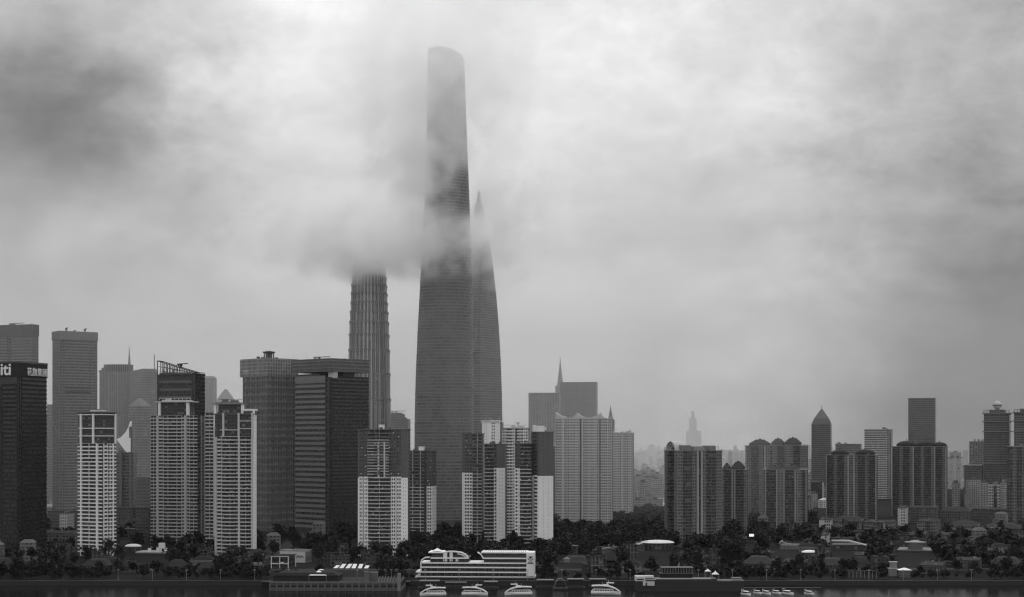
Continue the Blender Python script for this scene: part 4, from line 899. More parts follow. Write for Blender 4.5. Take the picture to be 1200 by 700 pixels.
# --- right waterfront pieces
t = Tower('sports_hall', 'dark hall with white slanted curved roof below the two domed tower', 'hall', 974, 1014, 1016, 1480, 6, 640); t.body('back'); mb = MB(); W = t.wl
mb.loft([[(-W, -1, t.H+4), (-W, 14, t.H+4), (-W, 14, t.H+4.6), (-W, -1, t.H+4.6)], [(-W*.5, -1.5, t.H+3.6), (-W*.5, 15, t.H+3.6), (-W*.5, 15, t.H+4.8), (-W*.5, -1.5, t.H+4.8)], [(1, -1, t.H), (1, 14, t.H), (1, 14, t.H+.6), (1, -1, t.H+.6)]]); mb.build('curved_roof', 'fair', t.e)
t = Tower('tiered_pavilion', 'two tiered round cornered pavilion with pale flat roofs at lower right', 'pavilion', 1054, 1090, 1092, 1450, 4, 646); t.body('back'); t.facade('L', 'w3', low='mid', fh=4)
t.slab('lower_roof', t.H, t.H+.8, 2, 'mid'); mb = MB(); mb.prism(circ(7, 18, -t.wl*.5, 8), t.H+.8, t.z(637)); mb.build('upper_storey', 'dim', t.e); mb = MB(); mb.prism(circ(10, 18, -t.wl*.5, 8, 7), t.z(637), t.z(636)); mb.loft([[(x, y, t.z(636)) for x, y in circ(7, 18, -t.wl*.5, 8)], [(x, y, t.z(634)) for x, y in circ(1.5, 18, -t.wl*.5, 8)]]); mb.build('upper_roof', 'fair', t.e)
t = Tower('old_gatehouse', 'little building with broken white pitched roofs between trees right of centre', 'building', 914, 935, 937, 1490, 5, 640); t.body('backmid'); t.facade('L', 'w3', low='mid', fh=3)
mb = MB(); mb.bar((-t.wl, 0, t.H+4.5), (-t.wl*.35, 2, t.H+1), 2.4, h=.5); mb.bar((-t.wl*1.05, 1, t.H+2), (-t.wl*.85, 2, t.H+5.4), 1.8, h=.5); mb.bar((-t.wl*.5, 0, t.H+2.8), (-t.wl*.1, 2, t.H+.8), 2, h=.4); mb.build('white_roof_plane', 'pale', t.e)
t = Tower('billboard', 'bright lit rectangular billboard on a dark roof right of the arched tower', 'sign', 878, 883.5, 884, 1560, 3, 626, depth=.6); mb = MB(); mb.box(-t.wl, 0, 0, .6, t.z(629), t.H); mb.build('lit_panel', 'lamp', t.e)
for f in (.8, .3): mb = MB(); mb.box(-t.wl*f, -t.wl*(f-.1), .6, 1, 0, t.H-1); mb.build('post', 'dark', t.e)
t = Tower('colonnade', 'short row of slender white columns carrying a dark beam near the right waterfront', 'colonnade', 995, 1027, 1028, 1180, 2, 670, depth=4)
for k in range(8): mb = MB(); x = -t.wl+k*(t.wl)/7; mb.prism(circ(.32, 8, x, 0), 0, t.H); mb.build('column', 'mid', t.e)
mb = MB(); mb.box(-t.wl-1, 1, -.5, 4, t.H, t.H+.5); mb.build('roof_beam', 'dark', t.e)
e = empty('kiosk', (PX(1060, 1190), 1190, GZ), 0, 'small kiosk with bright white pitched roof near the right waterfront', 'kiosk'); z = PZ(668, 1190)-GZ
mb = MB(); mb.box(-4, 4, -3, 3, 0, z); mb.build('wall', 'dim', e); mb = MB(); mb.box(-4.6, 4.6, -3.6, 3.6, z*.4, z*.4+.3); mb.build('ledge', 'mid', e); mb = MB(); hip(mb, -5.2, 5.2, -4, 4, z, 1.6, .42); mb.build('roof', 'membrane', e)
e = empty('kiosk', (PX(1046, 1200), 1200, GZ), 0, 'stepped slim grey booth left of the bright roofed kiosk', 'kiosk')
mb = MB(); mb.box(-3, 3, -2, 2, 0, 6); mb.box(-2, 3, -1.5, 2, 6, 11); mb.build('wall', 'mid', e); mb = MB(); mb.box(-3.6, 3.6, -2.6, 2.6, 6, 6.4); mb.box(-2.6, 3.6, -2, 2.6, 11, 11.4); mb.build('ledge', 'pale', e)

# ================================================================== BOATS AND PONTOONS
def loft_hull(mb, L, B, H, z0=0, n=14, mi=0, bow=.42, sheer=.35):
    rings = []
    for k in range(n+1):
        f = k/n; x = -L/2+L*f
        w = B/2*(min(1, (1-f)/bow)**.6 if f > 1-bow else 1)+.02; h = H*(1+sheer*f*f)
        rings.append([(x, -w*.6, z0-.3), (x, w*.6, z0-.3), (x, w, z0+h*.55), (x, w*1.02, z0+h), (x, -w*1.02, z0+h), (x, -w, z0+h*.55)])
    mb.loft(rings, mi)
def yacht(px, Y, rz, L, label, group='white river cruise yachts'):
    e = empty('cruise_yacht', (PX(px, Y), Y, 0), rz, label, 'yacht', group); s = L/18
    mb = MB(); loft_hull(mb, 18*s, 5*s, 1.5*s); mb.build('hull', 'boat', e)
    mb = MB(); mb.box(-7*s, 4.5*s, -2.1*s, 2.1*s, 1.5*s, 3.9*s); mb.build('cabin', 'curtain_dark', e)
    mb = MB(); mb.box(-7.2*s, 5*s, -2.25*s, 2.25*s, 1.5*s, 2.2*s)
    for k in range(8): x = -6.8*s+k*1.5*s; mb.box(x, x+.3*s, -2.2*s, 2.2*s, 2.2*s, 3.2*s)
    mb.box(-7.2*s, 4.6*s, -2.25*s, 2.25*s, 3.1*s, 3.5*s); mb.build('cabin_side', 'boat', e)
    mb = MB(); prof = [(-8.6, 4.9), (-4, 5.1), (0, 4.9), (3, 4.4), (5.5, 3.5), (7.4, 2.3), (8.3, 1.7)]
    mb.loft([[(x*s, -2.3*s*(1 if x < 4 else .75), z*s), (x*s, 2.3*s*(1 if x < 4 else .75), z*s), (x*s, 2.3*s*(1 if x < 4 else .75), (z+.55)*s), (x*s, -2.3*s*(1 if x < 4 else .75), (z+.55)*s)] for x, z in prof]); mb.build('swept_roof', 'boat', e)
    mb = MB(); mb.box(-2.6*s, 2.4*s, -1.6*s, 1.6*s, 3.9*s, 4.9*s); mb.build('upper_windows', 'black', e)
    mb = MB(); mb.box(-1.5*s, 1.8*s, -1.3*s, 1.3*s, 5.3*s, 6*s); mb.box(.4*s, 5*s, -1*s, 1*s, 6.7*s, 7.2*s); mb.box(.6*s, 1.1*s, -.9*s, .9*s, 6*s, 6.7*s); mb.build('flybridge', 'boat', e)
    mb = MB(); mb.box(1.6*s, 1.75*s, -.08*s, .08*s, 7.2*s, 8.6*s); mb.box(-2*s, -1.88*s, -.06*s, .06*s, 5.5*s, 7.6*s); mb.build('mast', 'boat', e)
    mb = MB(); mb.bar((-8.8*s, -2.2*s, 1.8*s), (-7.2*s, -2.2*s, 3.4*s), .35*s); mb.bar((-8.8*s, 2.2*s, 1.8*s), (-7.2*s, 2.2*s, 3.4*s), .35*s); mb.box(-8.9*s, -7.2*s, -2.3*s, 2.3*s, 1.5*s, 1.8*s); mb.build('stern_rail', 'boat', e)
    return e
yacht(507.5, 1076, PI+.06, 18.5, 'leftmost of the three white yachts below the ship shaped building, bow to the left')
yacht(556.5, 1078, -.06, 18.5, 'middle white yacht below the ship shaped building, bow to the right')
yacht(607.5, 1080, PI+.04, 19.5, 'white yacht below the sign tower of the ship shaped building, bow to the left')
yacht(710, 1084, -.1, 21, 'white yacht alone beside the dark pontoons right of the ship shaped building')
for k, (px, Y, rz, L, lab) in enumerate([(875, 1078, -1.05, 9.5, 'first small white motor boat next to the floating restaurant, largest of the row'), (888.5, 1088, -.95, 7.5, 'second small boat of the row with blunt cabin, left of a tighter gap'), (899, 1083, -1.05, 8.5, 'third small white boat counted from the floating restaurant'), (911, 1086, -1, 8, 'fourth small white boat counted from the floating restaurant'), (924, 1082, -.9, 9.5, 'small white boat with a pale awning, fifth from the floating restaurant'), (949, 1082, -.95, 8.5, 'last small white boat of the row, apart from the others at right')]):
    e = empty('motor_boat', (PX(px, Y), Y, 0), rz, lab, 'boat', 'small motor boats moored in a row'); s = L/8
    mb = MB(); loft_hull(mb, 8*s, 2.7*s, 1.1*s); mb.build('hull', 'boat', e)
    mb = MB(); mb.box(-2.8*s, 1.3*s, -1*s, 1*s, 1.1*s, 2.1*s); mb.build('cabin_glass', 'black', e)
    mb = MB(); mb.loft([[(-3.2*s, -1.15*s, 2.1*s), (1*s, -1.1*s, 2.1*s), (1*s, 1.1*s, 2.1*s), (-3.2*s, 1.15*s, 2.1*s)], [(-3*s, -1*s, 2.4*s), (.6*s, -.9*s, 2.4*s), (.6*s, .9*s, 2.4*s), (-3*s, 1*s, 2.4*s)]]); mb.box(1.2*s, 3*s, -.7*s, .7*s, 1.1*s, 1.35*s); mb.build('cabin_roof', 'boat', e)
    mb = MB(); mb.bar((-3.4*s, -.9*s, 1.1*s), (-3.8*s, -.9*s, 3.2*s), .12); mb.box(-3.9*s, -3.7*s, -1*s, 1*s, 3.1*s, 3.25*s); mb.build('stern_arch', 'boat', e)
# floating restaurant / barge
Yb = 1106; e = empty('floating_restaurant', (PX(808, Yb), Yb, 0), 0, 'long dark floating restaurant barge with white stripe and column deck moored right of centre', 'barge')
XX = lambda px: PX(px, Yb)-PX(808, Yb); ZZ = lambda py: PZ(py, Yb)
mb = MB(); mb.box(XX(746), XX(871), -2, 14, -.3, ZZ(681)); mb.box(XX(757), XX(840), -1, 13, ZZ(681), ZZ(678.5)); mb.build('hull', 'black', e)
mb = MB(); mb.box(XX(768), XX(833), -2.2, -1, ZZ(678.6), ZZ(677.4)); mb.box(XX(757), XX(768), -2.2, -1, ZZ(679.4), ZZ(678.6)); mb.build('deck_stripe', 'pale', e)
mb = MB(); mb.box(XX(744.5), XX(756), -3, 8, ZZ(680.8), ZZ(675.3)); mb.box(XX(756), XX(766), -2.5, 6, ZZ(677.4), ZZ(675)); mb.box(XX(753), XX(766.5), -3.4, 4, ZZ(686), ZZ(681)); mb.build('white_cabin', 'pale', e)
mb = MB(); mb.box(XX(746), XX(754), -3.1, -3, ZZ(679.6), ZZ(678)); mb.box(XX(756), XX(758), -3.5, -3.4, ZZ(686), ZZ(682.4)); mb.build('cabin_window', 'black', e)
mb = MB(); mb.box(XX(775), XX(812), 2, 12, ZZ(678.6), ZZ(672.4)); mb.build('deck_house', 'dark', e)
mb = MB(); mb.box(XX(774), XX(813), 0, 12.5, ZZ(672.6), ZZ(672)); mb.box(XX(775), XX(813), 0, 12, ZZ(665.8), ZZ(665.4)); mb.build('deck_roof', 'dim', e)
for k in range(12): mb = MB(); x = XX(776)+k*(XX(811)-XX(776))/11; mb.box(x-.22, x+.22, .2, .64, ZZ(672), ZZ(665.8)); mb.build('column', 'mid', e)
mb = MB(); mb.box(XX(776), XX(811), 3, 11, ZZ(672), ZZ(666.5)); mb.build('upper_room', 'dark', e)
mb = MB(); mb.box(XX(796.5)-.1, XX(796.5)+.1, 4, 4.2, ZZ(665.4), ZZ(659)); mb.bar((XX(795), 4, ZZ(665.2)), (XX(796.8), 4, ZZ(661)), .3); mb.build('flag_mast', 'pale', e)
mb = MB(); mb.box(XX(841), XX(872), 0, 10, ZZ(681), ZZ(680.4)); mb.box(XX(858), XX(869.5), 0, 6, ZZ(678.2), ZZ(677.4)); mb.build('landing_deck', 'mid', e)
mb = MB()
for k in range(46): x = XX(757)+k*(XX(870)-XX(757))/45; mb.box(x-.05, x+.05, -2.1, -2, ZZ(681), ZZ(679.6))
mb.box(XX(768), XX(870), -2.1, -2, ZZ(679.7), ZZ(679.5)); mb.build('railing', 'mid', e)
def btent(label, px, py, w, h):
    q = tent(label, px, py, Yb+4, w, h, legs=True); return q
btent('tiny far white peaked tent on the floating restaurant', 829.5, 669.5, 4.2, 1.9); btent('larger bright white peaked tent on the floating restaurant', 838.3, 673, 5, 2.7)
btent('left one of the two low white tents on the landing deck', 848.5, 682, 4, 1.6); btent('right one of the two low white tents on the landing deck', 856.5, 682, 4, 1.6)
# dark pontoons centre
def pontoon(p0, p1, Y, py, label, hut=True, curved=False):
    e = empty('pontoon', (PX((p0+p1)/2, Y), Y, 0), 0, label, 'pontoon'); w = (p1-p0)/F*Y/2; z = PZ(py, Y)
    mb = MB(); mb.box(-w, w, 0, 9, -.3, 1.2); mb.build('float', 'dark', e)
    if curved:
        mb = MB()
        for k in range(8):
            a0, a1 = PI*k/8, PI*(k+1)/8; q = lambda a, y: (w*.8*math.cos(a), y, 1.2+(z-1.2)*math.sin(a))
            mb.loft([[q(a0, 1), q(a0, 8), tuple(c*.92 if i == 0 else c for i, c in enumerate(q(a0, 8))), tuple(c*.92 if i == 0 else c for i, c in enumerate(q(a0, 1)))], [q(a1, 1), q(a1, 8), tuple(c*.92 if i == 0 else c for i, c in enumerate(q(a1, 8))), tuple(c*.92 if i == 0 else c for i, c in enumerate(q(a1, 1)))]])
        mb.build('curved_canopy', 'dim', e)
    else:
        mb = MB(); mb.box(-w*.8, w*.8, 2, 8, 1.2, z-.4); mb.build('shed', 'dark', e); mb = MB(); mb.box(-w*.9, w*.9, 1, 9, z-.4, z); mb.build('roof', 'mid' if hut else 'dim', e)
    mb = MB()
    for k in range(7): x = -w+.3+k*(2*w-.6)/6; mb.box(x-.08, x+.08, .1, .26, 1.2, 2.3)
    mb.box(-w, w, .1, .26, 2.2, 2.32); mb.build('railing', 'mid', e)
pontoon(628, 650, 1122, 680, 'dark low pontoon beside the sign tower'); pontoon(648, 666, 1112, 678.5, 'dark pontoon with arched canopy left of the lone yacht', curved=True)
pontoon(664, 686, 1120, 679, 'dark pontoon shed with grey flat roof behind the lone yacht'); pontoon(690, 712, 1130, 679, 'landing stage under the quay behind the lone yacht')
pontoon(490, 516, 1118, 681, 'low grey jetty behind the first of the three yachts'); pontoon(566, 584, 1116, 682, 'ribbed jetty between the middle and right hand yachts'); pontoon(520, 548, 1122, 683, 'thin jetty behind the middle of the three yachts', hut=False)
strip('boat_jetty', [(PX(866, 1122), 1122), (PX(962, 1122), 1122)], 4, 1.0, pv)
# embankment wall and lamps
mb = MB(); mb.box(-700, PX(316, 1149)-6, 0, .8, -1, GZ+1.1); mb.box(PX(471, 1149)+6, 700, 0, .8, -1, GZ+1.1)
tag(mb.build('embankment_wall', 'black', loc=(0, QY-.9, 0)), 'long grey concrete flood wall along the far river bank', 'wall')
lp = empty('street_lamp', (-300, 1163, GZ), 0, 'slim grey lamp post on the riverside promenade', 'street lamp', 'lamp posts along the promenade')
mb = MB(); mb.prism(circ(.14, 8), 0, 8); mb.build('pole', 'metal', lp); mb = MB(); mb.box(-.9, .9, -.25, .25, 7.9, 8.15); mb.build('lamp_head', 'pale', lp)
for k in range(1, 26):
    c = copy_tree(lp); c.location = (-300+k*26, 1163, GZ)

# ================================================================== LOW HOUSES AMONG THE TREES
rnd = random.Random(77); hp = []
for q in range(9):
    w, d, h = rnd.uniform(9, 24), rnd.uniform(8, 13), [4, 7, 10, 7, 13, 5, 10, 16, 8][q]; e = empty('low_house', (0, 0, 0), 0, 'x', 'building')
    mb = MB(); mb.box(-w/2, w/2, -d/2, d/2, 0, h)
    if q % 3 == 1: mb.box(-w/2-4, -w/2, -d/3, d/3, 0, h*.6)
    mb.build('wall', 'backmid' if q % 2 else 'back', e); mb = MB()
    if q % 2: hip(mb, -w/2-.6, w/2+.6, -d/2-.6, d/2+.6, h, 2.6, .22)
    else: mb.box(-w/2-.3, w/2+.3, -d/2-.3, d/2+.3, h, h+.5); mb.box(-w*.3, -w*.05, -2, 2, h+.5, h+3); mb.box(w*.1, w*.2, -1, 1, h+.5, h+1.6)
    mb.build('roof', 'dim' if q in (2, 7) else 'roof', e)
    mb = MB(); mb.box(-w/2-.25, w/2+.25, -d/2-.5, -d/2, h*.45, h*.45+.5)
    for k in range(int(w/3)): mb.box(-w/2+1+k*3, -w/2+1.4+k*3, -d/2-.3, -d/2, 0, h)
    mb.build('front_trim', 'mid' if q in (1, 4) else 'dim', e); hp.append(e)
def clear0(x, y, m):
    for fx, fy, a, wl, wr in FOOT:
        dx, dy = x-fx, y-fy; lx = dx*math.cos(a)-dy*math.sin(a); ly = dx*math.sin(a)+dy*math.cos(a)
        if -wl-m < lx < m and -m < ly < wr+m: return False
    return True
for (a_, b_), (q0, q1), n, lab, grp in [((782, 1205), (616, 668), 62, 'dim low house or block among the trees at lower right', 'dim low houses at lower right'),
        ((-12, 480), (646, 670), 34, 'dim low house among the trees at the feet of the left towers', 'dim low houses at lower left'), ((640, 780), (652, 672), 12, 'dim low house between the park trees and the river', 'dim low houses below the park'), ((130, 420), (618, 644), 10, 'dim low block between the feet of the left tower group', 'dim low blocks between left towers')]:
    k = tr = 0
    while k < n and tr < 4000:
        tr += 1; py = rnd.uniform(q0, q1); y = GY(py); x = PX(rnd.uniform(a_, b_), y)
        if not clear0(x, y, 15) or onroad(x, y) or 1238 < y < 1288 or y < 1190: continue
        c = copy_tree(rnd.choice(hp)); c.location = (x, y, GZ); rz = rnd.choice([0, .1, -.15, .3, 1.57]); c.rotation_euler = (0, 0, rz); c['label'] = lab; c['group'] = grp; FOOT.append((x+13, y-9, 0, 26, 18)); k += 1
for p in hp:
    for ch in list(p.children): bpy.data.objects.remove(ch)
    bpy.data.objects.remove(p)

# ================================================================== TREES
def crown_mesh(seed, r=4.6, h=8.5, n=330, leaf=1.0):
    rnd = random.Random(seed); mb = MB(); lobes = []
    for _ in range(8):
        an = rnd.random()*2*PI; d = rnd.random()*.55*r; lobes.append((d*math.cos(an), d*math.sin(an), h*(.35+.5*rnd.random()), r*(.38+.3*rnd.random())))
    for _ in range(n):
        lx, ly, lz, lr = rnd.choice(lobes); v = Vector((rnd.gauss(0, 1), rnd.gauss(0, 1), rnd.gauss(0, 1))).normalized()*lr*(rnd.random()**.35)
        c = Vector((lx, ly, lz))+v; s = leaf*(.5+rnd.random()*.8)
        a = Vector((rnd.gauss(0, 1), rnd.gauss(0, 1), rnd.gauss(0, .6))).normalized(); bb = a.cross(Vector((rnd.gauss(0, 1), rnd.gauss(0, 1), 1))).normalized()
        i = len(mb.v); mb.v += [tuple(c-a*s), tuple(c+bb*s*.7), tuple(c+a*s), tuple(c-bb*s*.7)]; mb.f.append((i, i+1, i+2, i+3)); mb.m.append(0)
    return mb
protos = []
for q in range(6):
    r = 4.2+q*.35; h = 8+q*.7
    e = empty('broadleaf_tree', (0, 0, 0), 0, 'dark broadleaf tree among the buildings and lawns behind the waterfront', 'tree', 'dark trees behind the waterfront')
    o = crown_mesh(100+q, r, h).build('crown', 'leaf', e); o.location.z = h*.22
    mb = MB(); mb.loft([[(x, y, z) for x, y in circ(rr, 6)] for z, rr in ((0, .35), (h*.4, .24), (h*.8, .1))])
    for k in range(4): an = k*1.7; mb.bar((0, 0, h*.35), (math.cos(an)*r*.5, math.sin(an)*r*.5, h*.75), .18)
    mb.build('trunk', 'bark', e); protos.append(e)
def clear(x, y, m=4):
    for fx, fy, a, wl, wr in FOOT:
        dx, dy = x-fx, y-fy; lx = dx*math.cos(a)-dy*math.sin(a); ly = dx*math.sin(a)+dy*math.cos(a)
        if -wl-m < lx < m and -m < ly < wr+m: return False
    return True
rnd = random.Random(11); placed = []
def try_tree(px, py, dens=5.0):
    y = GY(py); x = PX(px, y)
    if y < 1166 or not clear(x, y) or onroad(x, y): return None
    for (a, b) in placed:
        if (a-x)**2+(b-y)**2 < dens**2: return None
    return x, y
count = 0; tries = 0
while count < 288 and tries < 20000:
    tries += 1
    u = rnd.random()
    if u < .45: px, py = rnd.uniform(636, 790), rnd.uniform(622, 672)
    elif u < .6: px, py = rnd.uniform(840, 1000), rnd.uniform(640, 674)
    elif u < .85: px, py = rnd.uniform(-10, 480), rnd.uniform(640, 681)
    else: px, py = rnd.uniform(470, 1210), rnd.uniform(645, 681)
    p = try_tree(px, py, 7.5)
    if not p: continue
    placed.append(p); pr = protos[count % 6]; c = pr if count < 6 else copy_tree(pr)
    c.location = (p[0], p[1], GZ); s = rnd.uniform(.8, 1.5); c.scale = (s, s, s*rnd.uniform(.85, 1.15)); c.rotation_euler = (0, 0, rnd.random()*6.28); count += 1
# dense wood masses that read as one
def wood(name, areas, label, seed, n, sc=1, ymin=1190):
    rnd = random.Random(seed); mb = MB(); sub = [crown_mesh(seed+k, 5.2, 9.5, 150, 1.25) for k in range(4)]; k = 0; tr = 0
    while k < n and tr < n*12:
        tr += 1; p0, p1, q0, q1 = rnd.choice(areas); py = rnd.uniform(q0, q1); y = GY(py); x = PX(rnd.uniform(p0, p1), y)
        if y < ymin or not clear(x, y, 3) or onroad(x, y): continue
        if noise.noise(Vector((x*.012, y*.012, seed))) < -.28: continue
        g = sub[k % 4]; s = rnd.uniform(.75, 1.7)*sc; i = len(mb.v); mb.v += [(vx*s+x, vy*s+y, vz*s+GZ+.8) for vx, vy, vz in g.v]; mb.f += [tuple(a+i for a in f) for f in g.f]; mb.m += g.m; k += 1
    o = mb.build(name, 'leaf'); tag(o, label, 'wood', kind='stuff')
wood('park_woodland', [(640, 790, 603, 650)], 'dense dark park woodland behind the waterfront right of the ship shaped building', 3, 800)
wood('street_woodland', [(-20, 500, 606, 668), (500, 650, 628, 665), (-180, -20, 606, 672)], 'mass of dark trees around the feet of the left hand towers', 5, 700)
wood('garden_woodland', [(780, 960, 604, 668), (960, 1220, 628, 668), (1215, 1400, 610, 672)], 'mass of dark trees around the right hand housing', 8, 620)

wood('riverside_shrubbery', [(-180, 1390, 668, 681.3)], 'dark band of shrubs and small trees along the promenade', 13, 950, .42, 1164)

# ================================================================== FAR CITY
rnd = random.Random(21); far_protos = []
for q in range(8):
    w, d, h = rnd.uniform(10, 26), rnd.uniform(10, 16), [9, 12, 18, 18, 21, 30, 45, 60][q]
    e = empty('city_block', (0, 0, 0), 0, 'x', 'building')
    mb = MB(); mb.box(-w/2, w/2, -d/2, d/2, 0, h); mb.build('wall', 'farpale' if q % 2 else 'far', e)
    mb = MB()
    if q < 4: hip(mb, -w/2-.5, w/2+.5, -d/2-.5, d/2+.5, h, 3.5, .3)
    else:
        mb.box(-w/2-.3, w/2+.3, -d/2-.3, d/2+.3, h, h+.8); mb.box(-w*.2, w*.1, -3, 3, h+.8, h+4)
    mb.build('roof', 'pale' if q in (1, 5) else 'dim', e); far_protos.append(e)
zones = [((742, 778), (548, 604), 120, 'hazy low rise city block in the gap between the pale slab and the arched tower', 'hazy low buildings in the centre gap'),
         ((945, 972), (556, 600), 40, 'hazy low rise city block in the gap left of the two domed tower', 'hazy low buildings left of the domed tower'),
         ((1108, 1190), (560, 604), 60, 'hazy low rise city block among the towers near the right edge', 'hazy low buildings near the right edge'),
         ((50, 190), (568, 606), 30, 'dim low rise city block between the feet of the left hand office towers', 'dim low buildings between the left towers'),
         ((846, 880), (560, 600), 8, 'hazy low block behind the hipped roof towers', 'hazy low blocks behind the hipped roof towers')]
for (a, b_), (q0, q1), n, lab, grp in zones:
    k = 0; tr = 0
    while k < n and tr < 3000:
        tr += 1; py = rnd.uniform(q0, q1); y = GY(py); x = PX(rnd.uniform(a, b_), y)
        if not clear(x, y, 10): continue
        if any((fx-x)**2+(fy-y)**2 < 20**2 for fx, fy in placed): continue
        placed.append((x, y)); p = far_protos[rnd.choice([0, 1, 1, 2, 3, 3, 4, 4, 5, 6] if y < 5000 else [3, 4, 5, 6, 7])]
        c = copy_tree(p); c.location = (x, y, GZ); c.rotation_euler = (0, 0, rnd.choice([0, .2, .4, 1.3, 1.57])); c['label'] = lab; c['group'] = grp; k += 1
for p in far_protos:
    for ch in list(p.children): bpy.data.objects.remove(ch)
    bpy.data.objects.remove(p)
mb = MB()
for _ in range(4200):
    y = rnd.uniform(2600, 11500)**1.0; x = rnd.uniform(-.37, .37)*y
    if not clear(x, y, 12): continue
    w, d = rnd.uniform(8, 28), rnd.uniform(8, 16); h = rnd.choice([8, 12, 18, 18, 20, 22, 30, 45]) + (rnd.random() < .06)*rnd.uniform(20, 60)
    if any((fx-x)**2+(fy-y)**2 < 26**2 for fx, fy in placed[288:]): continue
    mb.box(x-w/2, x+w/2, y-d/2, y+d/2, GZ, GZ+h, rnd.choice([0, 0, 1])); mb.box(x-w*.2, x+w*.15, y-2, y+2, GZ+h, GZ+h+3, 2)
tag(mb.build('distant_city', ['far', 'farpale', 'dim']), 'endless hazy low rise city stretching to the horizon', 'city', kind='stuff')

# ================================================================== AIR
HAZE_D, HAZE_C = 1.1e-5, .66
hm = bpy.data.materials.new('haze'); hm.use_nodes = True; nt = hm.node_tree; nt.nodes.clear()
out = N(nt, 'ShaderNodeOutputMaterial'); pvn = N(nt, 'ShaderNodeVolumePrincipled')
pvn.inputs['Color'].default_value = (HAZE_C, HAZE_C, HAZE_C, 1); pvn.inputs['Density'].default_value = HAZE_D; pvn.inputs['Anisotropy'].default_value = 0
nt.links.new(pvn.outputs[0], out.inputs['Volume'])
mb = MB(); mb.box(-16500, 16500, -1700, 15500, -3, 648); hz = mb.build('haze', hm); hz['kind'] = 'stuff'

for k, (dd, zt_, poly, lab) in enumerate(((2.4e-4, 640, [(-15500, 1700), (330, 1700), (700, 7600), (-15500, 7600)], 'pale fog lying over the towers left of the fog free gap'),
        (1.4e-4, 632, [(-15200, 2900), (15200, 2900), (15200, 7400), (-15200, 7400)], 'thin fog over the far city all along the horizon'))):
    fm = hm.copy(); fm.name = 'fog'; fm.node_tree.nodes['Principled Volume'].inputs['Density'].default_value = dd; fm.node_tree.nodes['Principled Volume'].inputs['Color'].default_value = (.9, .9, .9, 1)
    mb = MB(); mb.prism(poly, -2.5+k*.3, zt_); tag(mb.build('fog_bank', fm), lab, 'fog', kind='stuff')
def cloud(name, label, px, py, Y, rx, ry, rz_, dens, feat, seed, core=.5, thr=.47, warp=.9, col=.998):
    m = bpy.data.materials.new('low_cloud'); m.use_nodes = True; nt = m.node_tree; nt.nodes.clear()
    out = N(nt, 'ShaderNodeOutputMaterial'); pv_ = N(nt, 'ShaderNodeVolumePrincipled'); pv_.inputs['Color'].default_value = (col, col, col, 1); pv_.inputs['Anisotropy'].default_value = .6
    tc = N(nt, 'ShaderNodeTexCoord')
    def nz(f, det, ofs, zst=1.0):
        mp = N(nt, 'ShaderNodeMapping'); mp.inputs['Location'].default_value = (seed*3.1+ofs, seed*1.7, seed+ofs); mp.inputs['Scale'].default_value = (rx/f, ry/f, rz_/f*zst)
        nt.links.new(tc.outputs['Object'], mp.inputs['Vector']); n = N(nt, 'ShaderNodeTexNoise'); n.inputs['Scale'].default_value = 1; n.inputs['Detail'].default_value = det; n.inputs['Roughness'].default_value = .6
        nt.links.new(mp.outputs[0], n.inputs['Vector']); return n
    big = nz(feat*1.9, 2, 11); off = N(nt, 'ShaderNodeVectorMath', operation='SUBTRACT'); nt.links.new(big.outputs['Color'], off.inputs[0]); off.inputs[1].default_value = (.5, .5, .5)
    sc = N(nt, 'ShaderNodeVectorMath', operation='SCALE'); nt.links.new(off.outputs[0], sc.inputs[0]); sc.inputs['Scale'].default_value = warp
    ad = N(nt, 'ShaderNodeVectorMath', operation='ADD'); nt.links.new(tc.outputs['Object'], ad.inputs[0]); nt.links.new(sc.outputs[0], ad.inputs[1])
    l1 = N(nt, 'ShaderNodeVectorMath', operation='LENGTH'); nt.links.new(ad.outputs[0], l1.inputs[0])
    l0 = N(nt, 'ShaderNodeVectorMath', operation='LENGTH'); nt.links.new(tc.outputs['Object'], l0.inputs[0])
    inner = M_(nt, 'SUBTRACT', 1, M_(nt, 'MULTIPLY', l1.outputs['Value'], 1.15), clamp=True)
    edge = M_(nt, 'MULTIPLY', M_(nt, 'SUBTRACT', 1, l0.outputs['Value'], clamp=True), 3, clamp=True)
    fine = nz(feat, 5, 0)
    puff = M_(nt, 'MULTIPLY', M_(nt, 'SUBTRACT', fine.outputs['Fac'], thr, clamp=True), 6)
    d = M_(nt, 'MULTIPLY', M_(nt, 'MULTIPLY', M_(nt, 'ADD', M_(nt, 'MULTIPLY', puff, M_(nt, 'POWER', inner, .6)), M_(nt, 'MULTIPLY', M_(nt, 'POWER', inner, 1.5), core*2)), edge), dens)
    nt.links.new(d, pv_.inputs['Density']); nt.links.new(pv_.outputs[0], out.inputs['Volume']); m.cycles.volume_step_rate = .35
    bpy.ops.mesh.primitive_ico_sphere_add(subdivisions=3, radius=1.0); o = bpy.context.object; o.name = name; o.data.name = name
    o.location = (PX(px, Y), Y, PZ(py, Y)); o.scale = (rx, ry, rz_); o.data.materials.append(m); tag(o, label, 'cloud', kind='stuff')
    return o
cloud('low_cloud', 'torn white low cloud drifting round the middle of the twisting giant', 495, 284, 1990, 150, 110, 62, .055, 38, 1, core=.14, thr=.45)
cloud('low_cloud', 'drifting wisps dissolving the left edge of the twisting giant', 480, 195, 1955, 85, 70, 140, .065, 36, 3, core=.15, thr=.45)
cloud('low_cloud', 'fog wrapping the upper shaft and head of the twisting giant', 512, 85, 1985, 210, 120, 175, .024, 48, 4, core=.34, thr=.45)
cloud('low_cloud', 'ragged low cloud swallowing the top of the tiered skyscraper', 418, 266, 2130, 240, 110, 96, .045, 38, 7, core=.32, thr=.44, warp=1.3)
cloud('low_cloud', 'pale fog veiling the top of the blade shaped skyscraper', 585, 250, 2385, 150, 90, 165, .03, 45, 9, core=.35, thr=.45)

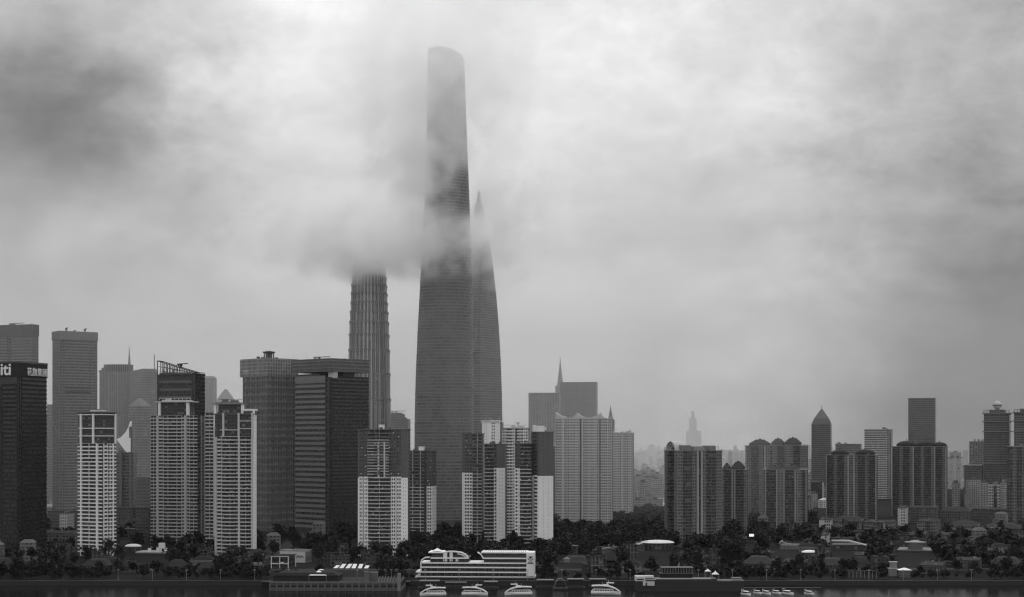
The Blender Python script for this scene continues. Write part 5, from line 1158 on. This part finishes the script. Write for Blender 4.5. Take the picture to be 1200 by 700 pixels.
# ================================================================== SKY AND SUN
w = bpy.data.worlds.new('World'); SC.world = w; w.use_nodes = True; nt = w.node_tree; nt.nodes.clear()
out = N(nt, 'ShaderNodeOutputWorld'); bg = N(nt, 'ShaderNodeBackground'); nt.links.new(bg.outputs[0], out.inputs[0])
SUN_EL, SUN_AZ = 50, 8          # high beyond the towers, veiled by cloud: the scene is against the light
sky = N(nt, 'ShaderNodeTexSky'); sky.sky_type = 'NISHITA'; sky.sun_disc = False; sky.sun_elevation = R(SUN_EL); sky.sun_rotation = R(SUN_AZ)
bw = N(nt, 'ShaderNodeRGBToBW'); nt.links.new(sky.outputs[0], bw.inputs[0])
tc = N(nt, 'ShaderNodeTexCoord'); nrm = N(nt, 'ShaderNodeVectorMath', operation='NORMALIZE'); nt.links.new(tc.outputs['Generated'], nrm.inputs[0])
def wnoise(scale, detail, rough, loc=0, zs=1.6):
    mp = N(nt, 'ShaderNodeMapping'); mp.inputs['Scale'].default_value = (1, 1, zs); mp.inputs['Location'].default_value = (loc, loc*.7, loc*1.3); nt.links.new(nrm.outputs[0], mp.inputs['Vector'])
    n = N(nt, 'ShaderNodeTexNoise'); n.inputs['Scale'].default_value = scale; n.inputs['Detail'].default_value = detail; n.inputs['Roughness'].default_value = rough; n.inputs['Distortion'].default_value = .4
    nt.links.new(mp.outputs[0], n.inputs['Vector']); return n
wn1 = wnoise(9, 7, .55, 3.3)
off = N(nt, 'ShaderNodeVectorMath', operation='SUBTRACT'); nt.links.new(wn1.outputs['Color'], off.inputs[0]); off.inputs[1].default_value = (.5, .5, .5)
sc_ = N(nt, 'ShaderNodeVectorMath', operation='SCALE'); nt.links.new(off.outputs[0], sc_.inputs[0]); sc_.inputs['Scale'].default_value = .16
wd = N(nt, 'ShaderNodeVectorMath', operation='ADD'); nt.links.new(nrm.outputs[0], wd.inputs[0]); nt.links.new(sc_.outputs[0], wd.inputs[1])
val = .74
for (px, py, r, amp) in SKYB if 'SKYB' in globals() else [(60, 90, 90, -.10), (110, 150, 70, -.09), (30, 160, 60, -.06), (-60, 260, 200, -.14), (190, 110, 70, -.1), (265, 150, 60, .1), (370, 90, 110, .08), (610, 130, 200, .10), (740, 60, 160, .03), (560, -60, 140, -.06),
    (30, -10, 120, -.05), (10, 200, 170, -.08), (170, 240, 110, -.07), (1140, 330, 150, -.08), (1000, 180, 120, -.05), (150, 300, 120, -.1), (470, 235, 70, -.1), (440, 300, 60, -.06), (700, 235, 90, -.06), (860, 270, 120, -.05), (1150, 230, 200, -.08), (1260, 480, 190, -.36), (1090, 505, 130, -.22), (930, 490, 120, -.1), (1230, -20, 200, -.08), (100, 390, 150, .14), (320, 410, 160, .13), (620, 430, 140, .1), (620, 420, 120, .03), (760, 500, 100, -.05)]:
    d = Vector(((px-600)/F, 1, (HZ-py)/F)).normalized()
    ds = N(nt, 'ShaderNodeVectorMath', operation='DISTANCE'); nt.links.new(wd.outputs[0], ds.inputs[0]); ds.inputs[1].default_value = d
    q = M_(nt, 'POWER', M_(nt, 'DIVIDE', ds.outputs['Value'], r/F), 2); g = M_(nt, 'EXPONENT', M_(nt, 'MULTIPLY', q, -1))
    val = M_(nt, 'MULTIPLY_ADD', g, amp, val)
wn2 = wnoise(5, 9, .6, 9.1, 2.2); val = M_(nt, 'ADD', val, M_(nt, 'MULTIPLY', M_(nt, 'SUBTRACT', wn2.outputs['Fac'], .5), .34))
wn3 = wnoise(22, 8, .65, 5.7, 1.6); val = M_(nt, 'ADD', val, M_(nt, 'MULTIPLY', M_(nt, 'SUBTRACT', wn3.outputs['Fac'], .5), .16)); wn5 = wnoise(60, 6, .65, 1.7, 1.2); val = M_(nt, 'ADD', val, M_(nt, 'MULTIPLY', M_(nt, 'SUBTRACT', wn5.outputs['Fac'], .5), .06))
val = M_(nt, 'POWER', M_(nt, 'MAXIMUM', val, .05), 2.2)
sp = N(nt, 'ShaderNodeSeparateXYZ'); nt.links.new(nrm.outputs[0], sp.inputs[0])
zen = M_(nt, 'MULTIPLY_ADD', M_(nt, 'POWER', M_(nt, 'SUBTRACT', sp.outputs[2], .28, clamp=True), 1), .1, 1)   # overcast sky: brighter towards the zenith
val = M_(nt, 'MULTIPLY', val, zen)
val = M_(nt, 'MULTIPLY', val, M_(nt, 'MULTIPLY_ADD', M_(nt, 'MULTIPLY_ADD', sp.outputs[1], .9, .5, clamp=True), -.2, 1.2))   # sky behind the camera brightened, added to light the walls facing it
tot = M_(nt, 'ADD', M_(nt, 'MULTIPLY', bw.outputs[0], .04), M_(nt, "MULTIPLY", val, 12.9))
nt.links.new(tot, bg.inputs['Color']); bg.inputs['Strength'].default_value = .1
sl = bpy.data.lights.new('sun', 'SUN'); sl.energy = 1.15; sl.angle = R(20); so = bpy.data.objects.new('sun', sl); COL.objects.link(so)
az = R(SUN_AZ); el = R(SUN_EL); sd = Vector((math.sin(az)*math.cos(el), math.cos(az)*math.cos(el), math.sin(el)))
so.rotation_euler = sd.to_track_quat('Z', 'Y').to_euler()

SC.view_settings.view_transform = 'Standard'; SC.view_settings.look = 'None'; SC.view_settings.gamma = 1; SC.view_settings.exposure = 0
c = SC.cycles; c.use_denoising = True; c.pixel_filter_type = 'BLACKMAN_HARRIS'; c.filter_width = 1.25; c.max_bounces = 10; c.diffuse_bounces = 2; c.glossy_bounces = 2; c.volume_bounces = 10; c.transparent_max_bounces = 8
c.use_adaptive_sampling = True; c.adaptive_threshold = .02; c.volume_step_rate = 1.0; c.volume_max_steps = 160
SC.render.film_transparent = False
